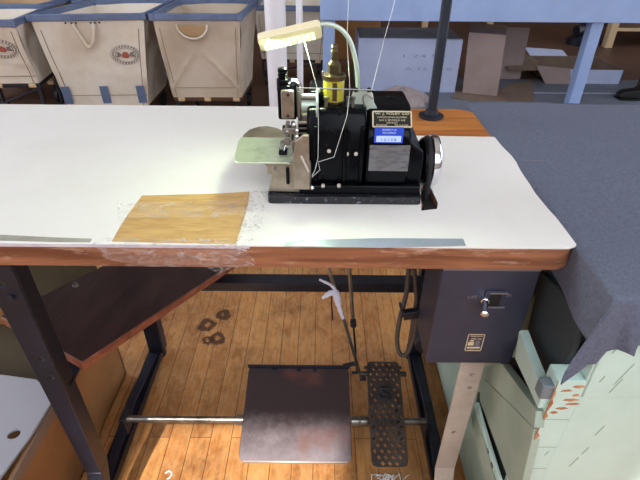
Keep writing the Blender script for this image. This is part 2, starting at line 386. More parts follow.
def copy_tree(o, parent=None):
    c = o.copy(); link(c); c.parent = parent; ORG[c.name] = ORG[o.name].copy()
    for ch in list(o.children): copy_tree(ch, c)
    return c

# ================================================================== SETTING
f = MB().box(-5, 6, -1.6, 9, -.05, 0).build('floor', M_FLOOR, org=(0, 0, 0)); props(f, kind='structure')
# unseen wall behind the viewer, tall window openings cut to shape the sun patch
WZ0, WZ1, CEIL = 1.3, 3.9, 5.0
WINS = ((-3.6, -1.6), (-.87, -.34), (.12, 2.9))
w = MB(); w.prism([(-5, 0), (6, 0), (6, CEIL), (-5, CEIL)], .2, [[(a, WZ0), (b, WZ0), (b, WZ1), (a, WZ1)] for a, b in WINS], o=(0, -1.6, 0), r=(1, 0, 0), u=(0, 0, 1), n=(0, -1, 0))
props(w.build('unseen_wall_front', M_PLASTER, org=(0, -1.6, 0)), kind='structure')
for k, (a, b) in enumerate(WINS):
    w = MB(); w.prism([(a-.05, WZ0-.05), (b+.05, WZ0-.05), (b+.05, WZ1+.05), (a-.05, WZ1+.05)], .02, [[(a, WZ0), (b, WZ0), (b, WZ1), (a, WZ1)]], o=(0, -1.58, 0), r=(1, 0, 0), u=(0, 0, 1), n=(0, -1, 0))
    props(w.build('unseen_window_%d' % (k+1), M_WHITE), kind='structure')
props(MB().box(-5, 6, -1.8, 9, CEIL, CEIL+.1).build('unseen_ceiling', M_PLASTER), kind='structure')  # unseen ceiling, added to keep the sun off the background
props(MB().box(-5, 6, 9, 9.1, 0, CEIL).build('unseen_wall_back', M_BRICKW), kind='structure')  # unseen back and side walls, added to darken the far end and front shade
for nm, xx in (('unseen_wall_right', 6), ('unseen_wall_left', -5.1)):
    props(MB().prism([(-1.8, 0), (9, 0), (9, CEIL), (-1.8, CEIL)], .1, [[(.9, .5), (4.6, .5), (4.6, 4.7), (.9, 4.7)]], o=(xx, 0, 0), r=(0, 1, 0), u=(0, 0, 1), n=(1, 0, 0)).build(nm, M_BRICKW, org=(xx, 0, 0)), kind='structure')
props(MB().box(-5, 6, 2.45, 9, 0, .004).build('floor_shade', M_DARKFLOOR), kind='structure')  # dark sheet over the floor: shade under carts and bench put into its colour

# low painted platform under the blue bench with a pale front line
w = MB().box(.35, 4.6, 3.1, 3.98, 0, .012).build('trim_1', M_BLUEG); props(w, kind='structure')
w = MB().box(.35, 4.6, 3.60, 3.63, .012, .0135).build('trim_2', M_PAINTLINE); props(w, kind='structure')

# ================================================================== SEWING TABLE
TZ = .75; TT = .036; XR = .338; XL = -.88; YF = .508; YB = 1.045
tab = thing('sewing_table', 'industrial sewing table with cream laminate top, reddish wood edge and black steel legs', 'table', (-.27, .78, 0))
SLOT = [(A(424, 183, z=TZ).xy), (A(431, 188, z=TZ).xy), (A(438, 203, z=TZ).xy), (A(437, 209, z=TZ).xy), (A(421, 211, z=TZ).xy), (A(421, 190, z=TZ).xy)]
SLOT = [(p.x, p.y) for p in SLOT]
def rc(x0, x1, y0, y1, rf, rb, n=7):
    pts = [(x0, y0)]
    for k in range(n+1): t = -PI/2+PI/2*k/n; pts.append((x1-rf+rf*math.cos(t), y0+rf+rf*math.sin(t)))
    for k in range(n+1): t = PI/2*k/n; pts.append((x1-rb+rb*math.cos(t), y1-rb+rb*math.sin(t)))
    pts.append((x0, y1)); return pts
MB().prism(rc(XL, XR, YF, YB, .032, .05), TT-.002, [SLOT], o=(0, 0, TZ-TT)).build('tabletop', M_EDGE, tab, bevel=.003)
# exposed varnished board behind the machine
MB().prism(rc(.128, XR-.002, .884, YB-.002, .001, .048), .0008, o=(0, 0, TZ-.0021)).build('bare_top_board', M_TOPWOOD, tab)
lam = [(XL, YF-.001)]
for px, py in ((300, 250), (460, 251.5), (560, 252), (570, 250), (576, 246), (577, 241), (571, 233), (560, 222), (548, 209), (535, 193), (526, 178), (519, 166), (508, 151), (499, 141), (494, 137)):
    q = A(px, py, z=TZ); lam.append((q.x, max(q.y, YF-.001)))
lam += [(.128, .884), (.128, YB), (XL, YB)]
MB().prism(lam, .0022, [SLOT], o=(0, 0, TZ-.0018)).build('laminate_sheet', M_LAM, tab)['label'] = 'cream laminate with wavy right edge'
q = (A(422, 196, z=TZ), A(439, 196, z=TZ))
MB().box(q[0].x+.001, q[1].x+.002, .605, .70, TZ-.012, TZ-.010).build('belt_slot_shade', M_RUBBER, tab)  # black sheet added below the slot to paint the shade inside it
# tapes and patch stuck on the table
def flat(px, z, th, name, m, parent=None, bevel=0, holes=()):
    pts = [A(a, b, z=z) for a, b in px]
    return MB().prism([(p.x, p.y) for p in pts], th, o=(0, 0, z)).build(name, m, parent, bevel=bevel)
flat([(142, 196), (180, 195), (215, 194), (250, 192), (248, 205), (242, 225), (236, 244.5), (200, 243.5), (150, 242.5), (112, 241.5), (122, 224), (133, 208)], TZ+.0005, .0008, 'paper_patch', M_TAPEP, tab)['label'] = 'tan paper patch'
flat([(300, 240.5), (380, 238.5), (463, 239), (466, 246), (380, 248), (285, 246), (284, 243)], TZ+.0005, .0006, 'silver_tape', M_SILVER, tab)
flat([(0, 235), (60, 238), (92, 239), (90, 242.2), (50, 242), (0, 240.5)], TZ+.0005, .0006, 'grey_tape', M_GREYTAPE, tab)
# clear tape folded over the edge around the patch
def tape_f(u, v):
    x = -.285+.195*u+.004*math.sin(v*9)
    if v < .5:
        y = YF+.012*(1-v*2)+(.02 if .1 < u < .9 else .012)*0; z = TZ+.0024+.0008*math.sin(u*60)
        return V((x, y-.0025, z))
    t = (v-.5)*2; dr = .034+.014*math.exp(-((u-.78)/.07)**2)*1.0-.016*math.exp(-((u-.0)/.09)**2)
    return V((x+.003*math.sin(u*50+v*8)*t, YF-.003-.0025*t*math.sin(u*43), TZ+.0016-dr*t))
MB().grid(tape_f, 70, 10).build('clear_tape', M_CLEAR, tab, smooth=True)
def tape_g(u, v):
    p = A(236+22*u+10*(1-v), 192+52*v, z=TZ); return V((p.x, p.y, TZ+.0018+.001*math.sin(u*20+v*33)))
MB().grid(tape_g, 12, 24).build('clear_tape', M_CLEAR, tab, smooth=True)
def tape_h(u, v):
    p = A(118+128*u, 204+16*v-u*3, z=TZ); return V((p.x, p.y, TZ+.0018+.0008*math.sin(u*90+v*12)))
MB().grid(tape_h, 60, 8).build('clear_tape', M_CLEAR, tab, smooth=True)
MB().box(XL, -.09, YF-.0016, YF-.0002, TZ-.0045, TZ-.0002).build('edge_tape', M_LILAC, tab)

def iron_leg(name, x0, x1, y, m, holes=(), side=1, bolt=False, bend=True, taper=0.0):
    """angle-iron upright: broad front flange, side flange, lower end bent forward"""
    t = .004; b = MB(); zc = .17
    hl = [[(hx+.0045*math.cos(2*PI*k/10), hz+.0045*math.sin(2*PI*k/10)) for k in range(10)] for hx, hz in holes]
    b.prism([(x0+taper, zc), (x1, zc), (x1, TZ-TT), (x0, TZ-TT)], t, hl, o=(0, y, 0), r=(1, 0, 0), u=(0, 0, 1), n=(0, 1, 0))
    x0 += taper
    xs = x1 if side > 0 else x0
    b.box(min(xs, xs-side*t), max(xs, xs-side*t), y+t, y+.034, zc, TZ-TT)
    # bent foot: leans towards the front
    yb = y-.045 if bend else y
    b.hexa([(x0+.002, yb, .035), (x1-.002, yb, .035), (x1-.002, yb+t, .035), (x0+.002, yb+t, .035)], [(x0, y, zc), (x1, y, zc), (x1, y+t, zc), (x0, y+t, zc)])
    b.hexa([(xs-side*t, yb+t, .035), (xs, yb+t, .035), (xs, yb+.034, .035), (xs-side*t, yb+.034, .035)], [(xs-side*t, y+t, zc), (xs, y+t, zc), (xs, y+.034, zc), (xs-side*t, y+.034, zc)])
    return b.build(name, m, tab, bevel=.0012)
lx = A(50, 370, y=.54).x; lg = iron_leg('leg', lx-.036, lx+.010, .54, M_FRAME, [(lx-.014, .655), (lx-.006, .50), (lx-.003, .455)], side=1, taper=.016)
MB().lathe((lx-.008, .54, .632), (0, -1, 0), [(0, .006), (.004, .006), (.0045, .004)], 6).build('bolt', M_FRAME, lg)
rl = iron_leg('leg', .238, .2775, .556, M_FRAMEGREY, [(.261, .452), (.2625, .418), (.257, .29)], side=1); rl['label'] = 'worn grey steel leg'
for xa, xb in ((-.497, -.453), (.262, .302)):
    iron_leg('leg', xa, xb, .985, M_FRAME, (), side=(1 if xa < 0 else -1), bend=False)
for xc in (-.482, .281):
    b = MB()
    b.box(xc-.018, xc+.018, .50, 1.03, .030, .036); b.box(xc-.018, xc-.014, .50, 1.03, .008, .036); b.box(xc+.014, xc+.018, .50, 1.03, .008, .036)
    b.bar((xc, .62, .034), (xc, .80, .060), .022, .006); b.bar((xc, .80, .060), (xc, .98, .034), .022, .006)
    b.build('foot_rail', M_FRAME, tab, bevel=.001)
    for yy in (.52, 1.015): MB().lathe((xc, yy, 0), (0, 0, 1), [(0, .022), (.012, .022), (.02, .012), (.04, .008), (.05, .014), (.06, .014)], 16).build('levelling_foot', M_RUBBER, tab)
b = MB(); b.box(-.485, .29, .942, .946, .308, .332); b.box(-.485, .29, .942, .979, .332, .336); b.build('stretcher', M_FRAME, tab, bevel=.001)
MB().box(-.47, -.432, .556, .62, .414, .419).build('shelf_bracket', M_FRAME, tab)
for xb in (-.482, .281): MB().box(xb-.012, xb+.012, .93, .99, .29, .30).build('bracket', M_FRAME, tab)

# ------------------------------------------------------------------ treadle, pedal, rod
rod = thing('treadle_rod', 'long steel treadle shaft across the foot of the sewing table', 'rod', (-.1, .716, .06))
MB().cyl((-.464, .716, .1), (.263, .716, .1), .008).build('shaft', M_STEEL, rod)
for xa in (-.462, .262): MB().box(xa-.006, xa+.006, .70, .732, .06, .115).build('bearing_bracket', M_FRAME, rod, bevel=.001)
for xa in (-.186, .087, .108): MB().cyl((xa-.009, .716, .1), (xa+.009, .716, .1), .0125).build('collar', M_STEEL, rod, bevel=.001)

def slope(x, y): # treadle plane
    return .1125+(y-.603)*(.165-.1125)/(.822-.603)
tr = thing('foot_treadle', 'broad flat rust-worn treadle plate left of the perforated pedal', 'pedal', (-.05, .71, .1))
ex = V((1, 0, 0)); ey = V((0, .219, .0525)).normalized(); en = ex.cross(ey)
o0 = V((-.05, .603, .1125)); Lp = .2252
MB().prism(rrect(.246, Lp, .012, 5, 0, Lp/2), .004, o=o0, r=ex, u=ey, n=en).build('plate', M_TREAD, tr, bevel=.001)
b = MB()
fl = .009
b.obox(o0+ey*(-.0005)-en*.0005, ex, ey, .228, .004, fl); b.build('worn_front_edge', M_WORNEDGE, tr, bevel=.001)
b = MB(); b.obox(o0+ey*(Lp-.004)+en*.010, ex, ey, .25, .004, .014); b.bar(o0+ey*(Lp-.002)+ex*.11+en*.012, o0+ey*(Lp+.004)+ex*.142+en*.016, .012, .004); b.build('rear_lip', M_FRAME, tr, bevel=.0008)
b = MB(); b.bm.free()
for sg in (-1, 1): MB().obox(o0+ex*.122*sg+ey*Lp*.5-en*.002, ex, ey, .004, .2, .009).build('side_flange', M_FRAME, tr, bevel=.0008)
for q in (-.06, .0, .04): MB().lathe(o0+ey*(Lp-.012)+ex*q+en*.004, en, [(0, .005), (.004, .005), (.0055, .003)], 10).build('screw', M_FRAME, tr)

pd = thing('foot_pedal', 'narrow perforated cast-iron pedal with an S in the middle', 'pedal', (.158, .71, .1))
pz = lambda v: .104+(.195-.104)*v
py0 = V((.157, .598, .104)); ey2 = V((0, .222, .08)).normalized(); en2 = ex.cross(ey2); L2 = .238; W2 = .080
b = MB(); pitch = .0158; NR = 19; rh = L2/NR
for j in range(NR):
    y0, y1 = j*rh, (j+1)*rh; hs = []
    for i in range(-3, 3):
        cx = i*pitch+(pitch/2 if j % 2 else pitch); cy = (y0+y1)/2
        if abs(cx) > .033 or j in (0, NR-1) and abs(cx) > .028: continue
        if .134 < cy < .184 and abs(cx) < .020: continue
        q = .0054 if cy < .125 else .0048
        hs.append([(cx+q, cy), (cx, cy+q), (cx-q, cy), (cx, cy-q)])
    ch = .010
    if j == 0: o_ = [(-W2/2+ch, y0), (W2/2-ch, y0), (W2/2-.003, y0+.003), (W2/2, y1), (-W2/2, y1), (-W2/2+.003, y0+.003)]
    elif j == NR-1: o_ = [(-W2/2, y0), (W2/2, y0), (W2/2-.003, y1-.003), (W2/2-ch, y1), (-W2/2+ch, y1), (-W2/2+.003, y1-.003)]
    else: o_ = [(-W2/2, y0), (W2/2, y0), (W2/2, y1), (-W2/2, y1)]
    b.prism(o_, .006, hs, o=py0, r=ex, u=ey2, n=en2)
bmesh.ops.remove_doubles(b.bm, verts=b.bm.verts, dist=.00005)
plt = b.build('plate', M_PEDAL, pd)
text('letter_s', 'S', py0+ey2*.159+en2*.006, ex, ey2, .034, M_PEDAL, plt, ex=.003, width=.028, bold=.04).data.materials[0] = M_RUBBER
for sg in (-1, 1):
    b = MB(); b.cyl(py0+ex*sg*.034+ey2*(L2-.028)-en2*.002, py0+ex*sg*.056+ey2*(L2-.028)-en2*.002, .006)
    b.cyl(py0+ex*sg*.034+ey2*(L2-.008-.004)-en2*.002, py0+ex*sg*.046+ey2*(L2-.012)-en2*.002, .004)
    b.build('side_lug', M_PEDAL, pd, bevel=.0008)
for xx in (.122, .186): MB().box(xx, xx+.006, .66, .75, .09, .125).build('hinge_bracket', M_PEDAL, pd, bevel=.001)

# pull rods from the pedals up to the machine
d1b = A(361, 377, y=.825); d1t = A(338, 300, y=.79); d1e = d1t+(d1t-d1b)*1.6
dr = d1t-d1b; k1 = (TZ-TT-.002-d1b.z)/dr.z
p1 = thing('pull_rod', 'thin pitted steel rod with white rag, running to the perforated pedal', 'rod', tuple(d1b))
MB().cyl(d1b, d1b+dr*k1, .004, seg=10).build('rod', M_STEEL, p1)
MB().cyl(d1b-V((.002, 0, .004)), d1b+V((.012, 0, -.004)), .007).build('rod_end', M_FRAME, p1)
MB().tube([d1t+V((.0, -.004, .0)), d1t+V((-.012, -.004, .03)), d1t+V((-.014, -.003, .0)), d1t+V((-.010, -.003, -.055))], .0018, 6).build('wire_hook', M_FRAME, p1)
d2b = A(357, 372, y=.832); d2t = A(351, 292, y=.79); dr2 = d2t-d2b; k2 = (TZ-TT-.002-d2b.z)/dr2.z
p2 = thing('pull_rod', 'thin black rod with clamp, running to the rear corner of the flat treadle', 'rod', tuple(d2b))
MB().cyl(d2b, d2b+dr2*k2, .0026, seg=10).build('rod', M_FRAME, p2)
MB().cyl(d2b+dr2*.72, d2b+dr2*k2, .0045, seg=10).build('sleeve', M_STEEL, p2)
MB().lathe(d2b+dr2*.62, dr2, [(0, .008), (.02, .008)], 6).build('clamp', M_FRAME, p2, bevel=.001)
MB().cyl(d2b+V((-.014, -.002, 0)), d2b+V((.012, -.002, 0)), .004).build('rod_end', M_FRAME, p2)
# rag
rg = MB(); a = d1t+V((0, -.008, .03))
rg.tube([a+V((.012, 0, -.075)), a+V((.004, -.004, -.045)), a+V((-.002, -.006, -.015)), a+V((-.006, -.006, .004))], [.004, .005, .007, .008, .007], 9, 4)
rg.tube([a+V((-.004, -.004, .0)), a+V((-.018, -.01, .004)), a+V((-.034, -.012, -.008))], [.006, .006, .005, .003], 8, 4)
rg.tube([a+V((-.004, -.004, .0)), a+V((-.014, -.008, .022)), a+V((-.030, -.01, .034)), a+V((-.040, -.01, .04))], [.0035, .003, .0025], 8, 4)
props(rg.build('knotted_rag', M_RAG, smooth=True), 'white rag knotted round the top of the steel pull rod', 'rag')

# ------------------------------------------------------------------ slanting board under the table
C0 = A(82, 362, z=.45); dd = V((.455, .88, -.155)).normalized(); ee = V((-.85, .47, -.0)).normalized(); nn = ee.cross(dd).normalized()
if nn.z < 0: nn = -nn
sb = thing('slanting_board', 'dark stained wooden board sloping away under the left of the sewing table', 'board', tuple(C0))
w_ = .235; l_ = .46; t_ = .02
q = lambda s, t, n: C0+dd*s+ee*t+nn*n
MB().hexa([q(0.001, 0.001, -.0012), q(l_-.001, 0.001, -.0012), q(l_-.001, w_-.001, -.0012), q(.001, w_-.001, -.0012)], [q(.001, .001, .0004), q(l_-.001, .001, .0004), q(l_-.001, w_-.001, .0004), q(.001, w_-.001, .0004)]).build('stained_face', M_BOARD, sb)
MB().hexa([q(0, 0, -t_), q(l_, 0, -t_), q(l_, w_, -t_), q(0, w_, -t_)], [q(0, 0, -.0012), q(l_, 0, -.0012), q(l_, w_, -.0012), q(0, w_, -.0012)]).build('plank', M_BOARDE, sb, bevel=.003)
bp_ = A(75, 291, z=.42); pt = q(0, 0, 0)
s_ = (bp_-C0).dot(dd); t2 = (bp_-C0).dot(ee)
MB().lathe(q(s_, t2, 0), nn, [(0, .007), (.002, .007), (.004, .005), (.009, .005)], 8).build('bolt', M_STEEL, sb)
b = MB(); b.bar(q(.10, w_*.5, -t_-.003), q(.10, w_*.5, -t_-.003)+V((0, 0, -.001))+ee*.10, .03, .006); b.box(-.475, -.45, .62, .65, .30, .31)
b.bm.free()
b = MB(); pz_ = q(l_-.06, w_-.05, -t_)
b.box(pz_.x-.012, pz_.x+.012, pz_.y-.002, pz_.y+.002, pz_.z-.05, pz_.z+.001); b.build('hanger', M_FRAME, sb)

# ------------------------------------------------------------------ cardboard box with white panel, lower left
bx = thing('cardboard_box', 'brown open cardboard box on the floor beyond the left table leg', 'box', (-.75, .68, 0))
X0, X1, Y0, Y1, Z1 = -.98, -.555, .40, .94, .25
b = MB(); t = .006
b.box(X0, X1, Y0, Y1, 0, t); b.box(X1-t, X1, Y0, Y1, 0, Z1); b.box(X0, X0+t, Y0, Y1, 0, Z1); b.box(X0, X1, Y0, Y0+t, 0, Z1); b.box(X0, X1, Y1-t, Y1, 0, Z1)
b.build('carton', M_CARD, bx, bevel=.001)
b = MB(); b.hexa([(X0, Y1-t, Z1), (X1, Y1-t, Z1), (X1, Y1, Z1), (X0, Y1, Z1)], [(X0, Y1+.05, Z1+.12), (X1-.02, Y1+.05, Z1+.12), (X1-.02, Y1+.056, Z1+.12), (X0, Y1+.056, Z1+.12)]); b.build('flap', M_CARDD, bx)
b = MB(); b.box(X1, X1+.004, Y0, Y1, .225, .252); b.build('rim_strip', M_CARDT, bx)
MB().box(X0+.01, X1-.01, .70, Y1-.01, .19, .197).build('flap', M_CARDD, bx)
wp = []
for px, py in ((-70, 372), (0, 373.5), (18, 376), (36, 378.5), (44, 386), (51, 402), (30, 436), (2, 474), (-20, 506), (-130, 506)):
    z = A(px, py, z=.262); wp.append((z.x, z.y))
hh = []
for k in range(16):
    t = 2*PI*k/16; p = A(14+6.4*math.cos(t)+.6*math.sin(t), 434-4.4*math.sin(t)-1.6*math.cos(t), z=.26); hh.append((p.x, p.y))
MB().prism(wp, .006, [hh], o=(0, 0, .254)).build('plastic_lid', M_WPLAS, bx, bevel=.0015)['label'] = 'pale grey plastic lid with a round hole'

# ------------------------------------------------------------------ motor switch box
sw = thing('switch_box', 'dark metal switch box under the right front of the sewing table', 'switch box', (.236, .57, .5))
fp = lambda px, py, y=.53: A(px, py, y=y)
tl, trr, br_, bl = fp(443, 276), fp(541, 276), fp(510, 362), fp(424, 363)
xl, xr = (tl.x+bl.x)/2, (trr.x+br_.x)/2; zt = TZ-TT-.012; zb = bl.z
MB().box(xl, xr, .53, .62, zb, zt).build('housing', M_BOX, sw, bevel=.0025)
MB().box(xl+.0005, xr-.0005, .5285, .5305, zt-.006, zt-.002).build('seam_strip', M_GREY, sw)
MB().box(xl+.01, xr-.01, .54, .61, zt, TZ-TT).build('mounting_plate', M_FRAME, sw)
ow, oh = xr-xl, zt-zb
def F(u, v): return V((xl+u*ow, .53, zt-v*oh))
g = lambda px, py: A(px, py, y=.53)
c = (g(503, 298)+g(503, 298))/2
b = MB(); c = g(494, 299)
b.prism(rrect(.030, .034, .003, 3), .003, [rrect(.018, .024, .002, 3)], o=c, r=(1, 0, 0), u=(0, 0, 1), n=(0, -1, 0)); b.build('switch_bezel', M_BOX, sw, bevel=.0006)
c2 = g(487, 298)
MB().box(c.x-.009, c.x+.009, .5285, .5305, c.z-.012, c.z+.012).build('switch_well', M_RUBBER, sw)
MB().prism(rrect(.026, .0022, .0008, 2), .001, o=c+V((.004, -.003, .013)), r=(1, 0, 0), u=(0, 0, 1), n=(0, -1, 0)).build('bezel_mark', M_GREY, sw)
MB().prism(rrect(.026, .0022, .0008, 2), .001, o=c+V((.004, -.003, -.013)), r=(1, 0, 0), u=(0, 0, 1), n=(0, -1, 0)).build('bezel_mark', M_GREY, sw)
b = MB(); b.lathe(c2+V((-.002, 0, -.002)), V((-.30, -1, -.05)), [(0, .006), (.006, .006), (.007, .0045), (.02, .0042), (.028, .0055), (.032, .0055), (.034, .003)], 14); b.build('toggle_lever', M_CHROME, sw, smooth=True)
text('lettering', 'OFF', g(472, 296.5)+V((0, -.0006, 0)), (1, 0, 0), (0, 0, 1), .0055, M_GREY, sw, width=.013)
text('lettering', 'ON', g(508, 295)+V((0, -.0006, 0)), (1, 0, 0), (0, 0, 1), .0055, M_GREY, sw, width=.009)
lc = g(474.7, 342.5); lw, lh = .0255, .036
lab = MB().prism(rrect(lw, lh, .002, 3), .0006, [rrect(lw-.0022, lh-.0022, .0012, 3)], o=lc, r=(1, 0, 0), u=(0, 0, 1), n=(0, -1, 0)).build('label_plate', M_GOLD, sw)
b = MB()
for (x0, x1, z0, z1) in ((-.010, .010, -.0125, -.0095), (-.010, -.001, -.006, .001), (-.008, -.002, .003, .005)): b.box(lc.x+x0, lc.x+x1, .5294, .53, lc.z+z0, lc.z+z1)
b.build('printed_block', M_GOLD, lab)
b = MB(); b.box(lc.x+.001, lc.x+.008, .5294, .53, lc.z-.008, lc.z+.004); b.build('printed_block', M_GREY, lab)
text('lettering', 'THE OHIO ELECTRIC', lc+V((0, -.0006, .0145)), (1, 0, 0), (0, 0, 1), .0022, M_GOLD, lab, width=.019)
text('lettering', 'MFG. CO.', lc+V((.001, -.0006, .0088)), (1, 0, 0), (0, 0, 1), .0028, M_GOLD, lab, width=.016)
text('lettering', 'CLEVELAND', lc+V((0, -.0006, -.0154)), (1, 0, 0), (0, 0, 1), .002, M_GOLD, lab, width=.017)
# cable hook and cable
hk = MB(); a0 = A(399, 303, y=.62); a1 = A(403, 315, y=.62); a2 = A(428, 311, y=.62)
hk.bar(a1, a2, .012, .016); hk.bar(a1+V((.001, 0, -.002)), a0+V((0, -.008, .006)), .006, .004, up=(1, 0, 0)); hk.box(a2.x-.002, a2.x+.004, .60, .66, a2.z-.012, a2.z+.10)
props(hk.build('cable_hook', M_FRAME, bevel=.0008), 'black steel hook beside the switch box holding the cable', 'hook')
yk = .635
props(MB().tube([A(409, 268, y=yk), A(406, 295, y=yk), A(400, 318, y=yk), A(397, 340, y=yk), A(400, 354, y=yk), A(407, 353, y=yk), A(414, 335, y=yk), A(417, 310, y=yk), A(416, 290, y=yk), A(414, 268, y=yk)], .0042, 10).build('power_cable', M_CABLE, smooth=True), 'grey power cable looped over the black hook', 'cable')
# motor bracket and pitman parts behind the switch box
mb = thing('clutch_linkage', 'black steel linkage behind the left side of the switch box', 'linkage', (.19, .70, .42))
MB().bar((.203, .70, .714), (.213, .715, .40), .018, .012).build('arm', M_FRAME, mb, bevel=.002)
MB().lathe((.212, .68, .39), (0, 1, 0), [(0, .02), (.05, .02), (.06, .012)], 18).build('hub', M_FRAME, mb, bevel=.001)
MB().cyl((.212, .66, .39), (.212, .72, .39), .005).build('pin', M_STEEL, mb)

# ================================================================== SEWING MACHINE
mc = thing('sewing_machine', 'black overlock sewing machine with chrome handwheel on the cream tabletop', 'sewing machine', (.035, .69, .75))
Z = TZ+.0006
xb0, xb1 = A(268, 203, z=Z).x, A(421, 205, z=Z).x
MB().prism(rrect(xb1-xb0, .165, .006, 4, (xb0+xb1)/2, .614+.0825), .0115, o=(0, 0, Z)).build('base_plate', M_BLACKLINT, mc, bevel=.002)
MB().box(xb0+.046, xb1-.002, .622, .77, Z+.0115, Z+.026).build('bed', M_BLACK, mc, bevel=.003, seg=3)
G = lambda px, py, y=.632: A(px, py, y=y)
H0 = lambda px, py: A(px, py, y=.655)
# main casting: profile in y-z, arched top
xa, xc = G(307, 150).x, G(366, 150).x
prof = [(.634, .774), (.636, .868), (.645, .880), (.67, .886), (.735, .884), (.755, .870), (.76, .774)]
MB().prism(prof, xc-xa, o=(xa, 0, 0), r=(0, 1, 0), u=(0, 0, 1), n=(1, 0, 0)).build('arm_casting', M_BLACK, mc, bevel=.005, seg=3)
# front ribs of casting
for px in (316, 345, 362):
    x = G(px, 150).x; MB().box(x-.003, x+.003, .629, .637, .778, .862).build('casting_rib', M_BLACK, mc, bevel=.002)
for px, py, yy in ((329, 151, .634), (347, 154, .634), (356, 154, .634), (323, 186, .622), (339, 186, .622)):
    MB().lathe(G(px, py, yy)+V((0, .003, 0)), (0, -1, 0), [(0, .0028), (.004, .0028), (.005, .001)], 10).build('screw', M_FRAMEGREY, mc)
# right housing
xh0, xh1 = G(366, 150).x, G(413, 130).x
prof = [(.630, .7745), (.631, .848), (.636, .856), (.657, .876), (.668, .882), (.735, .881), (.75, .868), (.752, .7745)]
MB().prism(prof, xh1-xh0, o=(xh0, 0, 0), r=(0, 1, 0), u=(0, 0, 1), n=(1, 0, 0)).build('gear_housing', M_BLACK, mc, bevel=.006, seg=4)
xh2 = G(423, 170).x
MB().prism([(xh1-.02, .7745), (xh2, .7745), (xh2, .814), (xh2-.002, .825), (xh1+.005, .835), (xh1-.002, .844), (xh1-.02, .846)], .108, o=(0, .636, 0), r=(1, 0, 0), u=(0, 0, 1), n=(0, 1, 0)).build('side_cover', M_BLACK, mc, bevel=.004, seg=3)
MB().prism(rrect(xh1-xh0-.008, .068, .007, 5, (xh0+xh1)/2, .815), .0025, o=(0, .631, 0), r=(1, 0, 0), u=(0, 0, 1), n=(0, -1, 0)).build('cover_plate', M_BLACK, mc, bevel=.001)
# plates with writing
rt = V((1, 0, 0))
su = V((0, .021, .020)).normalized(); sn = rt.cross(su)
nc = A(392, 117.5, y=.6475); nc = V((nc.x, .6465, .8665))+sn*.0008
nw, nh = .0545, .0245
np_ = MB().prism(rrect(nw, nh, .002, 3), .001, o=nc, r=rt, u=su, n=sn).build('name_plate', M_PLAQUE, mc)
MB().prism(rrect(nw, nh, .002, 3), .0014, [rrect(nw-.0035, nh-.0035, .001, 3)], o=nc, r=rt, u=su, n=sn).build('plate_border', M_GOLD, np_)
nn_ = nc+sn*.001
text('lettering', 'W. J. FOLEY CO', nn_+su*.0076, rt, su, .0042, M_GOLD, np_, width=.047, bold=.015)
text('lettering', 'COMPLETE SEWING EQUIPMENT', nn_+su*.0024, rt, su, .0026, M_GOLD, np_, width=.041)
text('lettering', '2441 E. SEYMOUR AVE', nn_-su*.0018, rt, su, .0026, M_GOLD, np_, width=.036)
text('lettering', 'DETROIT', nn_-su*.0056, rt, su, .0022, M_GOLD, np_, width=.015)
text('lettering', 'PHONE        TE 2-4186', nn_-su*.0090, rt, su, .002, M_GOLD, np_, width=.044)
up = V((0, 0, 1)); yf = .6284
p0, p1_ = A(375, 127, y=yf), A(402.5, 143, y=yf); lc = (p0+p1_)/2
bl_ = MB().prism(rrect(abs(p1_.x-p0.x), abs(p0.z-p1_.z), .001, 2), .0008, o=lc, r=rt, u=up, n=(0, -1, 0)).build('asset_label', M_BLUELAB, mc)
q_ = lc+V((0, -.0009, 0))
text('lettering', 'PROPERTY OF', q_+up*.0078, rt, up, .0026, M_LABW, bl_, width=.019)
text('lettering', 'THE COMPANY', q_+up*.0036, rt, up, .0026, M_LABW, bl_, width=.019)
MB().box(lc.x-.017, lc.x+.017, yf-.0014, yf-.0006, lc.z-.0095, lc.z-.0008).build('number_strip', M_LABW, bl_)
text('lettering', '1 2 1 3 8', q_+V((0, -.0008, -.0058)), rt, up, .0036, M_BLUELAB, bl_, width=.02)
p0, p1_ = A(370, 145, y=yf), A(407.5, 171, y=yf); lc = (p0+p1_)/2
ap = MB().prism(rrect(abs(p1_.x-p0.x), abs(p0.z-p1_.z), .0008, 2), .0009, o=lc, r=rt, u=up, n=(0, -1, 0)).build('rating_plate', M_ALU, mc)
for sx in (-1, 1):
    for sz in (-1, 1): MB().lathe(lc+V((sx*.0225, -.0009, sz*.0155)), (0, -1, 0), [(0, .0018), (.0008, .0014)], 8).build('rivet', M_STEEL, ap)
for k, tx in enumerate(('UNION', 'MACHINE CO', 'PAT. NOS. 1843', 'STYLE 39500', 'SERIAL 82614')):
    text('lettering', tx, lc+V((-.016, -.0010, .012-.006*k)), rt, up, .0024, M_DARKPRINT, ap, align='LEFT')
